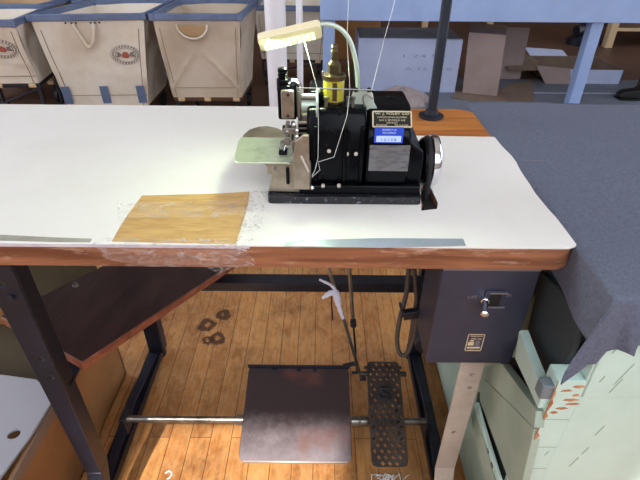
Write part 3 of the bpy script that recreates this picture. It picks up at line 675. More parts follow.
# handwheel
hw = V((A(422.5, 161, y=.684).x-.006, .684, .7895))
wh = MB().lathe(hw, (1, 0, 0), [(-.004, .014), (.0, .030), (.004, .0345), (.009, .035), (.010, .032), (.012, .032), (.013, .036), (.018, .036)], 36).build('handwheel', M_BLACK, mc, bevel=.0006)
MB().lathe(hw, (1, 0, 0), [(.0145, .034), (.015, .0375), (.0165, .0388), (.0235, .0388), (.0265, .037), (.0285, .032), (.0280, .026), (.0255, .024), (.0245, .012), (.027, .010), (.028, .004)], 40).build('chrome_rim', M_CHROME, wh, smooth=True)
MB().tube([(hw.x+.011, .684+.033*math.cos(t), .7895+.033*math.sin(t)) if t is not None else None for t in [PI*k/10 for k in range(11)]]+[(hw.x+.011, .648, .74), (hw.x+.011, .645, .716)], .0045, 8, 2).build('drive_belt', M_RUBBER, mc)
MB().prism(rrect(.044, .070, .006, 4, (G(324, 150).x+G(343, 150).x)/2+.002, .822), .0012, o=(0, .6352, 0), r=rt, u=up, n=(0, -1, 0)).build('front_cover', M_BLACKDUST, mc, bevel=.0006)
for px, py in ((322, 112), (340, 112), (322, 176), (342, 176)): MB().lathe(G(px, py, .6345)+V((0, .001, 0)), (0, -1, 0), [(0, .0018), (.0018, .0018), (.0022, .001)], 8).build('screw', M_BLACK, mc)
MB().lathe((.10, .70, .881), (0, 0, 1), [(0, .006), (.002, .006), (.003, .004)], 14).build('oil_cap', M_BLACK, mc, bevel=.0004)
MB().tube([H0(365, 108), H0(363, 98), H0(367, 94), H0(373, 99)], .0012, 6).build('thread_guide', M_STEEL, mc)
# --- left working end: pedestal, plates
z1 = .8075
ped = [G(263, 163, .626), G(297, 163, .626), G(311, 163, .626), G(311, 193, .626), G(268, 192, .626), G(271, 184, .626), G(272, 176, .626), G(269, 169, .626)]
MB().prism([(p.x, p.z) for p in ped], .075, o=(0, .626, 0), r=(1, 0, 0), u=(0, 0, 1), n=(0, 1, 0)).build('pedestal', M_NICKEL, mc, bevel=.002)
fc = [G(292, 163, .6245), G(296, 140, .6245), G(303, 134, .6245), G(309, 134, .6245), G(310, 188, .6245), G(294, 188, .6245)]
MB().prism([(p.x, p.z) for p in fc], .006, o=(0, .619, 0), r=(1, 0, 0), u=(0, 0, 1), n=(0, 1, 0)).build('face_plate', M_NICKEL, mc, bevel=.001)
p = G(276, 168, .626); MB().lathe(p+V((0, .002, 0)), (0, -1, 0), [(0, .003), (.0045, .003), (.005, .001)], 12).build('screw', M_STEEL, mc)
p = G(288, 175, .626); MB().prism(rrect(.005, .026, .0024, 4), .004, o=p, r=rt, u=up, n=(0, -1, 0)).build('slotted_guide', M_BLACK, mc, bevel=.0008)
a_, b_ = G(301, 156, .617), G(309, 172, .617); MB().bar(a_, b_, .003, .003).build('looper_lever', M_FRAMEGREY, mc, bevel=.0006)
p = G(312, 188, .62); MB().lathe(p+V((0, .004, 0)), (0, -1, 0), [(0, .0035), (.006, .0035), (.008, .001)], 12).build('screw', M_CHROME, mc)
def platez(px, z, th, name, m, bev=.0008):
    pts = [A(a, b, z=z) for a, b in px]; return MB().prism([(p.x, p.y) for p in pts], th, o=(0, 0, z-th)).build(name, m, mc, bevel=bev)
platez([(241, 142), (243, 135), (249, 129.5), (258, 126.5), (268, 126), (278, 128), (286, 133), (287, 142)], .8095, .003, 'bed_plate', M_NICKEL)
platez([(241, 137), (238, 141), (234.5, 157), (235, 161), (238, 162.3), (289, 162.6), (293, 161), (294, 156), (291, 138)], .8125, .0022, 'cloth_plate', M_PLATE)['label'] = 'shiny plate lit pale green'
MB().box(G(266, 160).x, G(308, 160).x, .64, .74, .785, .8095).build('bed_block', M_NICKEL, mc, bevel=.002)
p = A(283, 152, z=.815); MB().box(p.x-.006, p.x+.006, p.y-.006, p.y+.012, .8125, .817).build('presser_foot', M_BLACK, mc, bevel=.001)
MB().box(p.x-.004, p.x+.004, p.y+.0, p.y+.014, .817, .828).build('foot_shank', M_STEEL, mc, bevel=.0015)
# needle bar and head
H = lambda px, py, y=.645: A(px, py, y=y)
hx0, hx1 = H(279, 100).x, H(299, 100).x
MB().box(H(277, 100).x, H(296, 100).x, .652, .70, H(288, 122).z, H(288, 88).z).build('needle_head', M_BLACK, mc, bevel=.003)
MB().box(H(281, 100).x, H(294, 100).x, .645, .653, H(288, 119).z, H(288, 91).z).build('head_cover', M_NICKEL, mc, bevel=.0015)
for py in (95, 116): MB().lathe(H(288, py, .645)+V((0, .001, 0)), (0, -1, 0), [(0, .0022), (.0018, .002)], 10).build('screw', M_RUBBER, mc)
tp = H(283, 88, .665); MB().lathe(V((tp.x, .665, tp.z-.004)), (0, 0, 1), [(0, .0085), (.016, .0085), (.018, .006)], 20).build('spring_housing', M_BLACK, mc, bevel=.0008)
MB().lathe(V((tp.x, .665, tp.z+.013)), (0, 0, 1), [(0, .0045), (.002, .0062), (.006, .0065), (.0065, .0055), (.009, .0065), (.013, .0065), (.0145, .004)], 18).build('knurled_knob', M_BLACK, mc)
MB().tube([H(289, 84, .66), H(293, 81, .66), H(298, 83, .66), H(300, 90, .66), H(300, 97, .66)], .0028, 8).build('chrome_guard', M_CHROME, mc, smooth=True)
b = MB(); b.cyl(H(288, 121, .648), H(286, 138, .648), .003); b.cyl(H(293, 121, .652), H(292, 140, .652), .0026)
b.box(H(282, 128).x, H(296, 128).x, .643, .658, H(288, 134).z, H(288, 128).z); b.box(H(284, 128).x, H(290, 128).x, .64, .65, H(288, 144).z, H(288, 136).z)
b.build('needle_bar', M_STEEL, mc, bevel=.0008)
MB().cyl(H(286, 144, .644), H(284, 151, .640), .0008, .0003).build('needle', M_CHROME, mc)
for k, (px, py) in enumerate(((294, 125), (287, 132), (297, 131), (290, 140), (297, 137))): MB().lathe(H(px, py, .643)+V((0, .002, 0)), (0, -1, 0), [(0, .0026), (.003, .0026), (.004, .001)], 8).build('screw', (M_CHROME, M_STEEL)[k % 2], mc)
MB().box(H(297, 100).x, H(309, 100).x, .648, .70, H(300, 140).z, H(300, 122).z).build('guide_block', M_NICKEL, mc, bevel=.0015)
for py in (126, 131, 136): MB().box(H(298, 100).x, H(308, 100).x, .6455, .649, H(300, py+1.4).z, H(300, py-1.4).z).build('guide_slot', M_BLACK, mc)
b = MB(); b.bar(H(293, 143, .642), H(299, 149, .642), .002, .002); b.build('thread_finger', M_STEEL, mc)
# horizontal shaft and tension disc
ca, cb = H(297, 105, .665), H(318, 104, .665); cb.z = ca.z
MB().cyl(ca, cb, .0105, seg=20).build('shaft_cover', M_TUBE, mc, bevel=.001)
MB().cyl(H(300, 97, .66), H(317, 97, .66), .0045).build('rocker_shaft', M_STEEL, mc, bevel=.0008)
MB().box(H(296, 100).x, H(301, 100).x, .652, .69, H(298, 120).z, H(298, 92).z).build('shaft_bracket', M_STEEL, mc, bevel=.002)
MB().box(H(309, 100).x, H(323, 100).x, .66, .72, H(298, 116).z, H(298, 95).z).build('arm_neck', M_BLACK, mc, bevel=.003)
MB().lathe(H(316, 104, .648), (1, 0, 0), [(0, .017), (.0015, .0185), (.003, .017)], 26).build('tension_disc', M_TUBE, mc)
# oil cup
oc = A(333.5, 100, y=.672); ob = V((oc.x, .672, oc.z))
hz = lambda py: A(333, py, y=.672).z
cup = MB().lathe(V((ob.x, .672, hz(117))), (0, 0, 1), [(0, .010), (hz(104)-hz(117), .010), (hz(103)-hz(117), .0145), (hz(99)-hz(117), .0155)], 24).build('oil_cup', M_BRASS, mc, bevel=.0006)
MB().cyl((ob.x, .672, hz(99)), (ob.x, .672, hz(79)), .0145, seg=28).build('sight_glass', M_OIL, cup)
MB().box(ob.x-.002, ob.x+.004, .657, .6585, hz(98), hz(80)).build('sight_strip', M_BRASS, cup)
MB().lathe((ob.x, .672, hz(79)), (0, 0, 1), [(0, .0155), (hz(76)-hz(79), .0165), (hz(74)-hz(79), .0165), (hz(72.5)-hz(79), .008)], 24).build('cup_lid', M_BRASS, cup, bevel=.0005)
MB().lathe((ob.x, .672, hz(73)), (0, 0, 1), [(0, .009), (hz(66)-hz(73), .0085), (hz(64)-hz(73), .0085), (hz(60)-hz(73), .0045), (hz(52)-hz(73), .004), (hz(51)-hz(73), .0052), (hz(49)-hz(73), .0035), (hz(47)-hz(73), .0042), (hz(45)-hz(73), .0038), (hz(43.5)-hz(73), .001)], 8).build('needle_valve', M_BRASS, cup)
MB().lathe((ob.x-.0145, .666, hz(75)), (0, 0, 1), [(0, .003), (.006, .003), (.007, .001)], 8).build('lid_screw', M_CHROME, cup)
# thread tension bracket at rear right of casting
bk = [H(350, 110, .66), H(350, 100, .66), H(353, 92, .66), H(358, 89.5, .66), H(368, 89.5, .66), H(373, 94, .66), H(374, 103, .66), H(378, 110, .66)]
MB().prism([(p.x, p.z) for p in bk], .004, o=(0, .66, 0), r=rt, u=up, n=(0, 1, 0)).build('tension_bracket', M_TUBE, mc, bevel=.001)
for px, py in ((356, 91), (369, 91)): MB().lathe(H(px, py, .658)+V((0, 0, -.001)), (0, 0, 1), [(0, .0028), (.005, .0028), (.0055, .0015)], 8).build('screw', M_RUBBER, mc)
for px in (326, 348, 353): MB().lathe(H(px, 105, .65)+V((0, .004, -.007)), (0, 0, 1), [(0, .0028), (.012, .0024), (.014, .0034), (.017, .0034)], 10).build('thread_post', M_STEEL, mc)
MB().tube([H(297, 88, .655), H(325, 88.5, .655), H(352, 89.5, .655), H(374, 90, .655)], .0009, 6, 1).build('guide_wire', M_STEEL, mc)
MB().lathe(H(318, 91, .652), (0, 1, 0), [(0, .003), (.004, .003)], 10).build('thread_eyelet', M_TUBE, mc)
# lamp
lm = thing('gooseneck_lamp', 'small lit gooseneck lamp with cream head clipped behind the sewing machine', 'lamp', tuple(A(358, 104, y=.70)))
Lq = lambda px, py, y=.70: A(px, py, y=y)
MB().tube([Lq(358, 104), Lq(358, 90), Lq(357, 70), Lq(352, 46), Lq(344, 32), Lq(334, 25.5), Lq(324, 24), Lq(318, 26)], .0032, 12).build('gooseneck', M_TUBE, lm, smooth=True)
MB().lathe(Lq(358, 106)+V((0, 0, -.006)), (0, 0, 1), [(0, .007), (.012, .007), (.015, .004)], 14).build('clip_base', M_BLACK, lm)
la, lb = Lq(259, 43), Lq(321, 29); ax = (lb-la).normalized(); nfr = V((0, -1, -.7)); nfr = (nfr-ax*nfr.dot(ax)).normalized(); lu = ax.cross(nfr)*-1
if lu.z < 0: lu = -lu
lcen = (la+lb)/2; LL = (lb-la).length
hd = MB().prism(rrect(LL, .0215, .005, 4), .012, o=lcen-nfr*.007, r=ax, u=lu, n=nfr).build('lamp_head', M_CREAM, lm, bevel=.002)
b = MB()
for i in range(11):
    for j in range(2):
        cc = lcen+ax*((i-5)*.0066-.002)+lu*(-.0070+j*.0066)+nfr*.0058
        b.obox(cc, ax, lu, .0046, .0052, .0015)
b.build('led_array', M_LED, hd)
# threads
yth = .648
def thread(pts, label, r=.00034):
    return props(MB().tube(pts, r, 5, 1).build('thread', M_THREAD), label, 'thread')
thread([A(298, -14, y=.72), A(300, 26, y=.70), H(318, 91, .650), H(318.5, 130, .630), H(318, 158, .620), H(315, 170, .615), H(312, 176, .614)], 'white thread running down the left of the oil cup past the lamp')
thread([A(399, -14, y=.78), A(384, 40, y=.74), H(372, 89, .658)], 'white thread rising right of the oil cup toward the ceiling')
thread([A(349, -14, y=.80), A(347, 40, y=.74), A(350, 89, y=.66), H(347, 116, .630), H(334, 157, .622), H(318, 162, .618), H(320, 170, .616), H(312, 177, .615)], 'white thread dangling in an angle over the black machine front')

# ------------------------------------------------------------------ thread stand pole
po = A(431, 116.5, z=TZ)
pl = thing('stand_pole', 'black upright pole on round flange at the back of the sewing table', 'pole', (po.x, po.y, TZ))
MB().lathe((po.x, po.y, TZ), (0, 0, 1), [(0, .026), (.004, .026), (.007, .014), (.014, .0135), (.016, .011)], 24).build('flange', M_FRAME, pl)
MB().cyl((po.x, po.y, TZ+.014), (po.x, po.y, 1.35), .0098, seg=20).build('tube', M_FRAME, pl)

# ================================================================== CLOTH-COVERED CABINET ON THE RIGHT
cb_ = thing('mint_cabinet', 'chipped mint-green wooden cabinet under the charcoal cloth at right', 'cabinet', (.72, .74, 0))
CX0, CX1, CY0, CY1, CZ = .312, 1.12, .43, 1.06, .733
FY = .42
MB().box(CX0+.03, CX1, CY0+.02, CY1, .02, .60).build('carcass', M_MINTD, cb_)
b = MB(); b.box(.343, CX1, CY0+.03, CY1, .60, CZ); b.build('slate_case', M_SLATE, cb_, bevel=.002)
# front face : stile, rail, panel
st0, st1 = CX0, A(574, 412, y=FY).x
b = MB(); b.box(st0, st1, FY, FY+.03, .0, .60); b.box(st0+.035, st1, FY, FY+.03, .60, CZ); b.build('stile', M_MINT, cb_, bevel=.002)
zr = A(600, 398, y=FY).z
b = MB(); b.box(st1+.001, CX1, FY, FY+.03, zr, CZ); b.build('rail', M_MINT, cb_, bevel=.002)
b = MB(); b.box(st1+.0015, CX1, FY+.003, FY+.028, .0, zr-.002); b.build('front_panel', M_MINT, cb_, bevel=.001)
# worn edges : jagged strip of bare wood down the left corner and shards near the top
L_ = [(st0-.0006, .28)]; 
for k in range(34): L_.append((st0+.0005+.007*random.random()**2*(1 if k % 5 else 1.4), .28+k*.0092))
L_ += [(st0-.0006, .60)]
MB().prism(L_, .0012, o=(0, FY-.0006, 0), r=(1, 0, 0), u=(0, 0, 1), n=(0, 1, 0)).build('bare_wood_edge', M_RAW, cb_)
for k in range(7):
    z0 = .535+k*.009; x0 = st0+.004+.022*random.random(); ln = .008+.016*random.random()
    MB().prism([(x0, z0), (x0+ln*.5, z0-.003*random.random()), (x0+ln, z0+.001), (x0+ln*.7, z0+.003+.002*random.random()), (x0+ln*.2, z0+.003)], .001, o=(0, FY-.0006, 0), r=(1, 0, 0), u=(0, 0, 1), n=(0, 1, 0)).build('bare_wood_chip', M_RAW, cb_)
for k in range(9):
    x0 = st0+.01+.09*random.random(); z0 = .40+.3*random.random(); ln = .01+.03*random.random()
    MB().bar((x0, FY-.0003, z0), (x0+ln*.3, FY-.0003, z0+ln), .0008, .0007).build('paint_crack', M_MINTD, cb_)
b = MB()
for zc_ in (.345, .40, .455, .52): b.box(st0+.001, st1-.002, FY-.0004, FY+.001, zc_, zc_+.0012)
b.build('plank_seam', M_MINTD, cb_)

# side: boards in the plane x
SX = .302
def sideb(px, x, th, name, m, bev=.001):
    pts = [A(a, b, x=x) for a, b in px]
    return MB().prism([(p.y, p.z) for p in pts], th, o=(x, 0, 0), r=(0, 1, 0), u=(0, 0, 1), n=(1, 0, 0)).build(name, m, cb_, bevel=bev)
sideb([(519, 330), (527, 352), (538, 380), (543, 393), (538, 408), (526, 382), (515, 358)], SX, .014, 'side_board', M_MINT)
sideb([(500, 362), (520, 355), (545, 405), (530, 420)], .322, .006, 'recess_shade_panel', M_RUBBER, 0)  # black panel painting the shade in the gap between the side boards
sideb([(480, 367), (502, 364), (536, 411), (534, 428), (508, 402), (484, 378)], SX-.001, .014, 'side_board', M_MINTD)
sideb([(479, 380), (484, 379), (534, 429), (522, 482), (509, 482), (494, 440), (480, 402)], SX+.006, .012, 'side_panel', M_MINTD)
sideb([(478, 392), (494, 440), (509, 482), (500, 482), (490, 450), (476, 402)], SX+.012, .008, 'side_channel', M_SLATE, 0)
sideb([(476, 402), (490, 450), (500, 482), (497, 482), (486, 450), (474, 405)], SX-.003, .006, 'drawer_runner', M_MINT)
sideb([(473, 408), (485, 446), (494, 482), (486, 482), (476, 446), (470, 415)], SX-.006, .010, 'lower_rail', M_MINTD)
b = MB()
for px, py in ((488, 452), (492, 466), (491, 470)): p = A(px, py, x=SX-.003); b.obox(p, (0, 1, 0), (0, 0, 1), .008, .010, .004)
b.build('runner_clip', M_STEEL, cb_)
# slate side flap hanging below the cloth (left side of the upper case)
sideb([(540, 272), (560, 290), (580, 325), (572, 350), (556, 378), (548, 384), (524, 344), (534, 300)], .3335, .008, 'slate_side', M_SLATE)
p = A(548, 388, y=FY+.01); MB().box(p.x-.012, p.x+.016, FY+.002, FY+.02, p.z-.014, p.z+.012).build('corner_block', mat('grey_corner_block', (112, 122, 128), .5), cb_, bevel=.002)

# charcoal cloth
KX, KY, KZ = .3300, .412, .7525; RX, RY = .82, .70
def clothp(s, t):
    """s: distance from the left crease (negative hangs down left), t: from the front crease (negative hangs in front)"""
    z = KZ+.0012*math.sin(s*17+t*9)+.0008*math.sin(t*31-s*11)
    x = KX+s; y = KY+t
    # crease is a small roll
    if s >= 0 and t >= 0:
        e = math.exp(-s/.006)*.003+math.exp(-t/.006)*.003
        return V((x, y, z-e))
    a = max(-s, 0); b = max(-t, 0)
    if a > 0 and t >= 0:
        return V((KX-.002-.004*math.sin(t*40)*a/.08, y, KZ-.003-a))
    if b > 0 and s >= 0:
        wv = .010*math.sin(s*34+.6)+.006*math.sin(s*71)-.020*math.exp(-((s-.022-.25*b)/.007)**2)+.012*math.exp(-((s-.036-.25*b)/.010)**2)
        return V((x, KY-.003-b*.03+wv*(b/.08)*.7*min(1, s/.02)-.004*(b/.08), KZ-.003-b))
    r = math.hypot(a, b); th = math.atan2(b, a)
    f_ = math.sin(2*th); drop = r*1.0
    hx = -.30*r*math.cos(th)*f_-.003; hy = -.06*r*math.sin(th)*f_-.003-b*.03
    return V((KX+hx, KY+hy, KZ-.003-drop))
def clothf(u, v):
    hl = .078; hf = .076
    s = -hl+(RX+hl)*(u**1.6) if True else 0
    t = -hf+(RY-.03+hf)*(v**1.6)
    if s > 0 or True:
        # uneven hem
        if t < 0: t *= (1.34-.60*(1-math.exp(-max(s, 0)/.04)))*(1+.10*math.sin(max(s, 0)*22))
        if s < 0: s *= 1-.12*math.sin(t*9)
    return clothp(s, t)
cl = MB().grid(clothf, 120, 120).build('cloth_cover', M_CLOTH, smooth=True, solid=.0025)
props(cl, 'charcoal felt cloth draped over the mint cabinet beside the sewing table', 'cloth')
# light crease marks on cloth
MB().tube([A(520, 160, z=.7545), A(548, 161, z=.7545), A(560, 173, z=.7545)], .0004, 5, 1).build('crease', M_GREY, cl, org=ORG[cl.name])

# ================================================================== BACKGROUND
# canvas carts
def cart(label, rim4, bot4, zr_, zb_, base='frame', logo=False, handle=None, patches=False, m=M_CANVAS, wheels=True):
    cx = sum(p[0] for p in rim4)/4; cy = sum(p[1] for p in rim4)/4
    o = thing('laundry_cart', label, 'laundry cart', (cx, cy, 0), 'canvas laundry carts behind the sewing table')
    R4 = [V((*p, zr_)) for p in rim4]; B4 = [V((*p, zb_)) for p in bot4]
    ct = sum(R4, V())/4; cbm = sum(B4, V())/4
    b = MB(); n = 8; m_ = 8
    # outer skin as 4 gently bulging sides, plus inner skin
    for inner in (0, 1):
        for k in range(4):
            a0, a1, b0, b1 = R4[k], R4[(k+1) % 4], B4[k], B4[(k+1) % 4]
            nrm = (a1-a0).cross(b0-a0).normalized()
            if nrm.dot(a0+(a1-a0)/2-ct) < 0: nrm = -nrm
            def f(u, v, a0=a0, a1=a1, b0=b0, b1=b1, nrm=nrm, k=k):
                p = a0.lerp(a1, u).lerp(b0.lerp(b1, u), v)
                p = p-nrm*(.028*math.sin(PI*u)*math.sin(PI*v))+nrm*(.010*math.sin(PI*u*2+v*5+k)*math.sin(PI*v))
                if k == 0 and handle == 'slot' and v > .38:
                    for uc in (.02, .96):
                        d = abs(u-(.46+(uc-.46)*(v-.38)/.5)); p = p+nrm*.014*math.exp(-(d/.035)**2)*min(1, (v-.38)*6)*(1 if v < .9 else .3)
                if k == 0 and logo:
                    p = p+nrm*.008*math.exp(-((u-.46-.04*math.sin(v*6))/.05)**2)*math.sin(PI*v)+nrm*.005*math.exp(-((v-.56-.1*u)/.05)**2)
                p = p+nrm*.006*math.sin(u*13+v*5+k)*math.sin(v*8+u*3)*math.sin(PI*u)*math.sin(PI*v)
                return p-nrm*(.007*inner)
            b.grid(f, 36, 30)
    b.poly(B4, [(0, 1, 2, 3)]); b.poly([p+V((0, 0, .012)) for p in B4], [(0, 1, 2, 3)])
    body = b.build('canvas_body', m, o, smooth=True)
    b = MB()
    for k in range(4): b.bar(R4[k], R4[(k+1) % 4], .022, .034)
    for k in range(4): b.obox(R4[k], (1, 0, 0), (0, 1, 0), .03, .03, .037)
    b.build('rim', M_RIM, o, bevel=.004)
    b = MB()
    a0, a1, b0, b1 = R4[0], R4[1], B4[0], B4[1]
    def onf(u, v, off=.0): return a0.lerp(a1, u).lerp(b0.lerp(b1, u), v)+V((0, -.004-off+.026*math.sin(PI*u)*math.sin(PI*v)-.009*math.sin(PI*u*2+v*5)*math.sin(PI*v), 0))
    for u in (.055, .945): b.tube([onf(u, v/8) for v in range(1, 9)], .0022, 5, 2)
    b.tube([onf(u/10, .87) for u in range(0, 11)], .0022, 5, 2)
    b.build('seam', M_SEAM, o)
    fr = (a1-a0).normalized(); fu = (a0-b0).normalized(); fu = V((0, fu.y, fu.z)).normalized()
    if handle == 'loop':
        b = MB(); h0 = onf(.36, .06, .01); h1 = onf(.55, .06, .01)
        b.tube([h0, h0.lerp(onf(.43, .32, .03), .6), onf(.44, .30, .035), onf(.48, .29, .035), h1.lerp(onf(.5, .30, .03), .6), h1], .009, 8)
        b.build('rope_handle', M_CANVAS, o, smooth=True)
        b = MB()
        for u in (.30, .35, .39, .52, .56, .60): b.lathe(onf(u, .055, .006), (0, -1, 0), [(0, .005), (.003, .005)], 8)
        b.build('rivet', M_RUBBER, o)
    if handle == 'slot':
        b = MB(); c = onf(.44, .13, .014)
        b.prism([(.075*math.cos(t*PI/14), -.062*math.sin(t*PI/14)+.02) for t in range(15)], .003, o=c, r=fr, u=fu, n=(0, -1, 0)); b.build('handle_patch', M_CANVASD, o)
        b = MB()
        b.tube([c+fr*.084*math.cos(t*PI/10)+fu*(-.074*math.sin(t*PI/10)+.02)+V((0, -.003, 0)) for t in range(11)], .006, 7, 2); b.build('handle_piping', M_CANVAS, o, smooth=True)
    if logo:
        u0, v0 = logo
        c = onf(u0, v0, .014)
        el = lambda s: [(s*.082*math.cos(2*PI*k/40), s*.056*math.sin(2*PI*k/40)) for k in range(40)]
        lg_ = MB().prism(el(1), .0015, [el(.975)], o=c, r=fr, u=fu, n=(0, -1, 0)).build('emblem_ring', M_DARKPRINT, o)
        MB().prism(el(.70), .0015, [el(.67)], o=c, r=fr, u=fu, n=(0, -1, 0)).build('emblem_ring', M_DARKPRINT, o)
        b = MB()
        for k in range(26):
            t = 2*PI*k/26; pc = c+fr*.069*math.cos(t)+fu*.047*math.sin(t); b.obox(pc, fr*(-.069*math.sin(t))+fu*.047*math.cos(t), (0, 1, 0), .007, .002, .010)
        b.build('emblem_lettering', M_DARKPRINT, o)
        MB().prism([(-.022, -.012), (-.014, .012), (0, .018), (.016, .011), (.022, -.010), (.008, -.018), (-.008, -.016)], .002, o=c, r=fr, u=fu, n=(0, -1, 0)).build('emblem_centre', M_RED, o)
        b = MB()
        for s in (-1, 1):
            b.prism([(s*.020, -.004), (s*.030, .014), (s*.052, .016), (s*.040, .004), (s*.054, -.010), (s*.034, -.012)], .002, o=c, r=fr, u=fu, n=(0, -1, 0))
        b.build('emblem_wing', M_DARKPRINT, o)
    if patches:
        for u in (.05, .50, .93):
            MB().obox(onf(u, .86, .008), fr, fu, .048, .105, .004).build('corner_patch', M_RIM, o)
    # under-frame
    b = MB(); ins = lambda p, k=.04: V((p.x+(cbm.x-p.x)*k, p.y+(cbm.y-p.y)*k, 0))
    for k in range(4):
        p, q2 = ins(B4[k]), ins(B4[(k+1) % 4]); b.bar(V((p.x, p.y, zb_-.012)), V((q2.x, q2.y, zb_-.012)), .022, .02)
    b.build('base_frame', M_DARKWOOD if base == 'frame' else M_FRAME, o, bevel=.002)
    if base == 'tall':
        for k in range(4):
            p = ins(B4[k]); MB().cyl((p.x, p.y, .09), (p.x, p.y, zb_-.02), .010, seg=10).build('frame_leg', M_FRAME, o)
        p, q2 = ins(B4[0]), ins(B4[1]); MB().cyl((p.x, p.y, .1), (q2.x, q2.y, zb_-.03), .006, seg=8).build('frame_brace', M_FRAME, o)
    for k in range(4):
        p = ins(B4[k], .12); h = (.09 if base == 'tall' else zb_-.02)
        b = MB(); b.cyl((p.x-.012, p.y, min(.045, h*.45)), (p.x+.012, p.y, min(.045, h*.45)), min(.045, h*.45), seg=16); b.box(p.x-.018, p.x+.018, p.y-.012, p.y+.012, min(.09, h)*.8, h); b.build('caster', M_RUBBER, o)
    for u in (.12, .5, .92):
        p = B4[0].lerp(B4[1], u); MB().box(p.x-.02, p.x+.02, p.y-.010, p.y+.004, zb_-.022, zb_-.001).build('end_clip', M_LIGHTWOOD, o, bevel=.003)
    return o
cart('cream canvas laundry cart with oval emblem and rope handle', [(-1.575, 2.82), (-.985, 2.90), (-.955, 3.46), (-1.46, 3.40)], [(-1.53, 2.87), (-1.055, 2.90), (-1.06, 3.32), (-1.45, 3.28)], .63, .13, logo=(.80, .40), handle='loop', patches=True)
cart('cream canvas laundry cart with oval handle slot, nearest the white post', [(-.935, 2.885), (-.455, 2.905), (-.43, 3.46), (-.92, 3.44)], [(-.90, 2.92), (-.485, 2.93), (-.47, 3.34), (-.87, 3.32)], .63, .175, handle='slot', m=M_CANVASB)
cart('cream canvas laundry cart on tall black frame at the left edge of the photo', [(-2.14, 2.64), (-1.60, 2.70), (-1.64, 3.20), (-2.10, 3.16)], [(-2.06, 2.76), (-1.62, 2.79), (-1.66, 3.08), (-2.04, 3.06)], .625, .29, base='tall', logo=(.78, .40))
cart('canvas laundry cart with only its blue rim and inside showing, behind the leftmost cart', [(-2.45, 3.25), (-1.74, 3.26), (-1.68, 3.8), (-2.4, 3.8)], [(-2.38, 3.32), (-1.80, 3.33), (-1.75, 3.7), (-2.3, 3.7)], .62, .15, m=M_CANVASD)
cart('canvas laundry cart behind the emblem cart', [(-1.66, 3.56), (-1.02, 3.60), (-1.0, 4.1), (-1.6, 4.1)], [(-1.60, 3.62), (-1.08, 3.66), (-1.06, 4.0), (-1.55, 4.0)], .62, .15, m=M_CANVASD)
cart('cream canvas laundry cart half hidden behind the white posts', [(-.48, 3.72), (.05, 3.70), (.03, 4.25), (-.46, 4.27)], [(-.45, 3.78), (.01, 3.76), (.0, 4.15), (-.42, 4.17)], .56, .20, base='tall')

# white posts
p = A(277, 60, y=2.6)
o = thing('white_post', 'thick white round post behind the sewing machine lamp', 'post', (p.x, 2.6, 0))
MB().cyl((p.x, 2.6, 0), (p.x, 2.6, 3.1), .052, seg=28).build('shaft', M_WHITE, o, smooth=True)
MB().lathe((p.x, 2.6, 0), (0, 0, 1), [(0, .08), (.02, .08), (.03, .056), (.04, .053)], 28).build('base_collar', M_WHITE, o)
p = A(300, 60, y=2.7)
o = thing('white_pipe', 'thin white vertical pipe right of the thick white post', 'pipe', (p.x, 2.7, 0))
MB().cyl((p.x, 2.7, 0), (p.x, 2.7, 3.1), .017, seg=20).build('tube', M_WHITE, o, smooth=True)
MB().lathe((p.x, 2.7, 0), (0, 0, 1), [(0, .04), (.01, .04), (.02, .02)], 20).build('base_flange', M_WHITE, o)

# pale blue bench
bn = thing('blue_bench', 'long pale blue painted bench with square legs behind the sewing table', 'bench', (2.0, 3.6, 0))
bx0 = A(320, 12, y=3.3).x; za = A(500, 22, y=3.28).z
MB().box(bx0, 4.4, 3.28, 3.31, za, .80).build('apron', M_BLUE, bn, bevel=.003)
MB().box(bx0-.03, 4.45, 3.24, 3.96, .80, .835).build('bench_top', M_BLUE, bn, bevel=.004)
lxx = A(575, 104, z=.012)
for (x0, y0) in ((bx0+.02, 3.31), (A(568, 106, y=3.31).x, 3.31)):
    MB().box(x0, x0+.075, y0, y0+.075, .012 if x0 > .35 else 0, .80).build('leg', M_BLUE, bn, bevel=.004)
MB().box(lxx.x+.03, lxx.x+.16, 3.30, 3.32, .012, .022).build('foot_strip', M_BLUE, bn)
MB().box(4.2, 4.28, 3.31, 3.43, .012, .80).build('leg', M_BLUE, bn)

# white printed carton under the bench
wy = 3.62
l, r_ = A(358, 60, y=wy).x, A(460, 60, y=wy).x; zt_ = A(400, 39, y=wy).z; zb2 = .012
wb = thing('white_carton', 'large white printed carton under the blue bench behind the machine', 'box', ((l+r_)/2, 3.8, zb2))
MB().box(l, r_, wy, 4.05, zb2, zt_).build('carton', M_WBOX, wb, bevel=.003)
MB().box(l+.004, r_-.004, wy+.02, 4.04, zt_, zt_+.002).build('lid', M_BLUEG, wb)
for txt, px, py, wd in (('1 24 50', 424, 56, .30), ('A 12 10 8', 428, 69, .34)):
    p = A(px, py, y=wy); text('lettering', txt, p+V((0, -.001, 0)), rt, up, .022, M_INK, wb, width=wd)

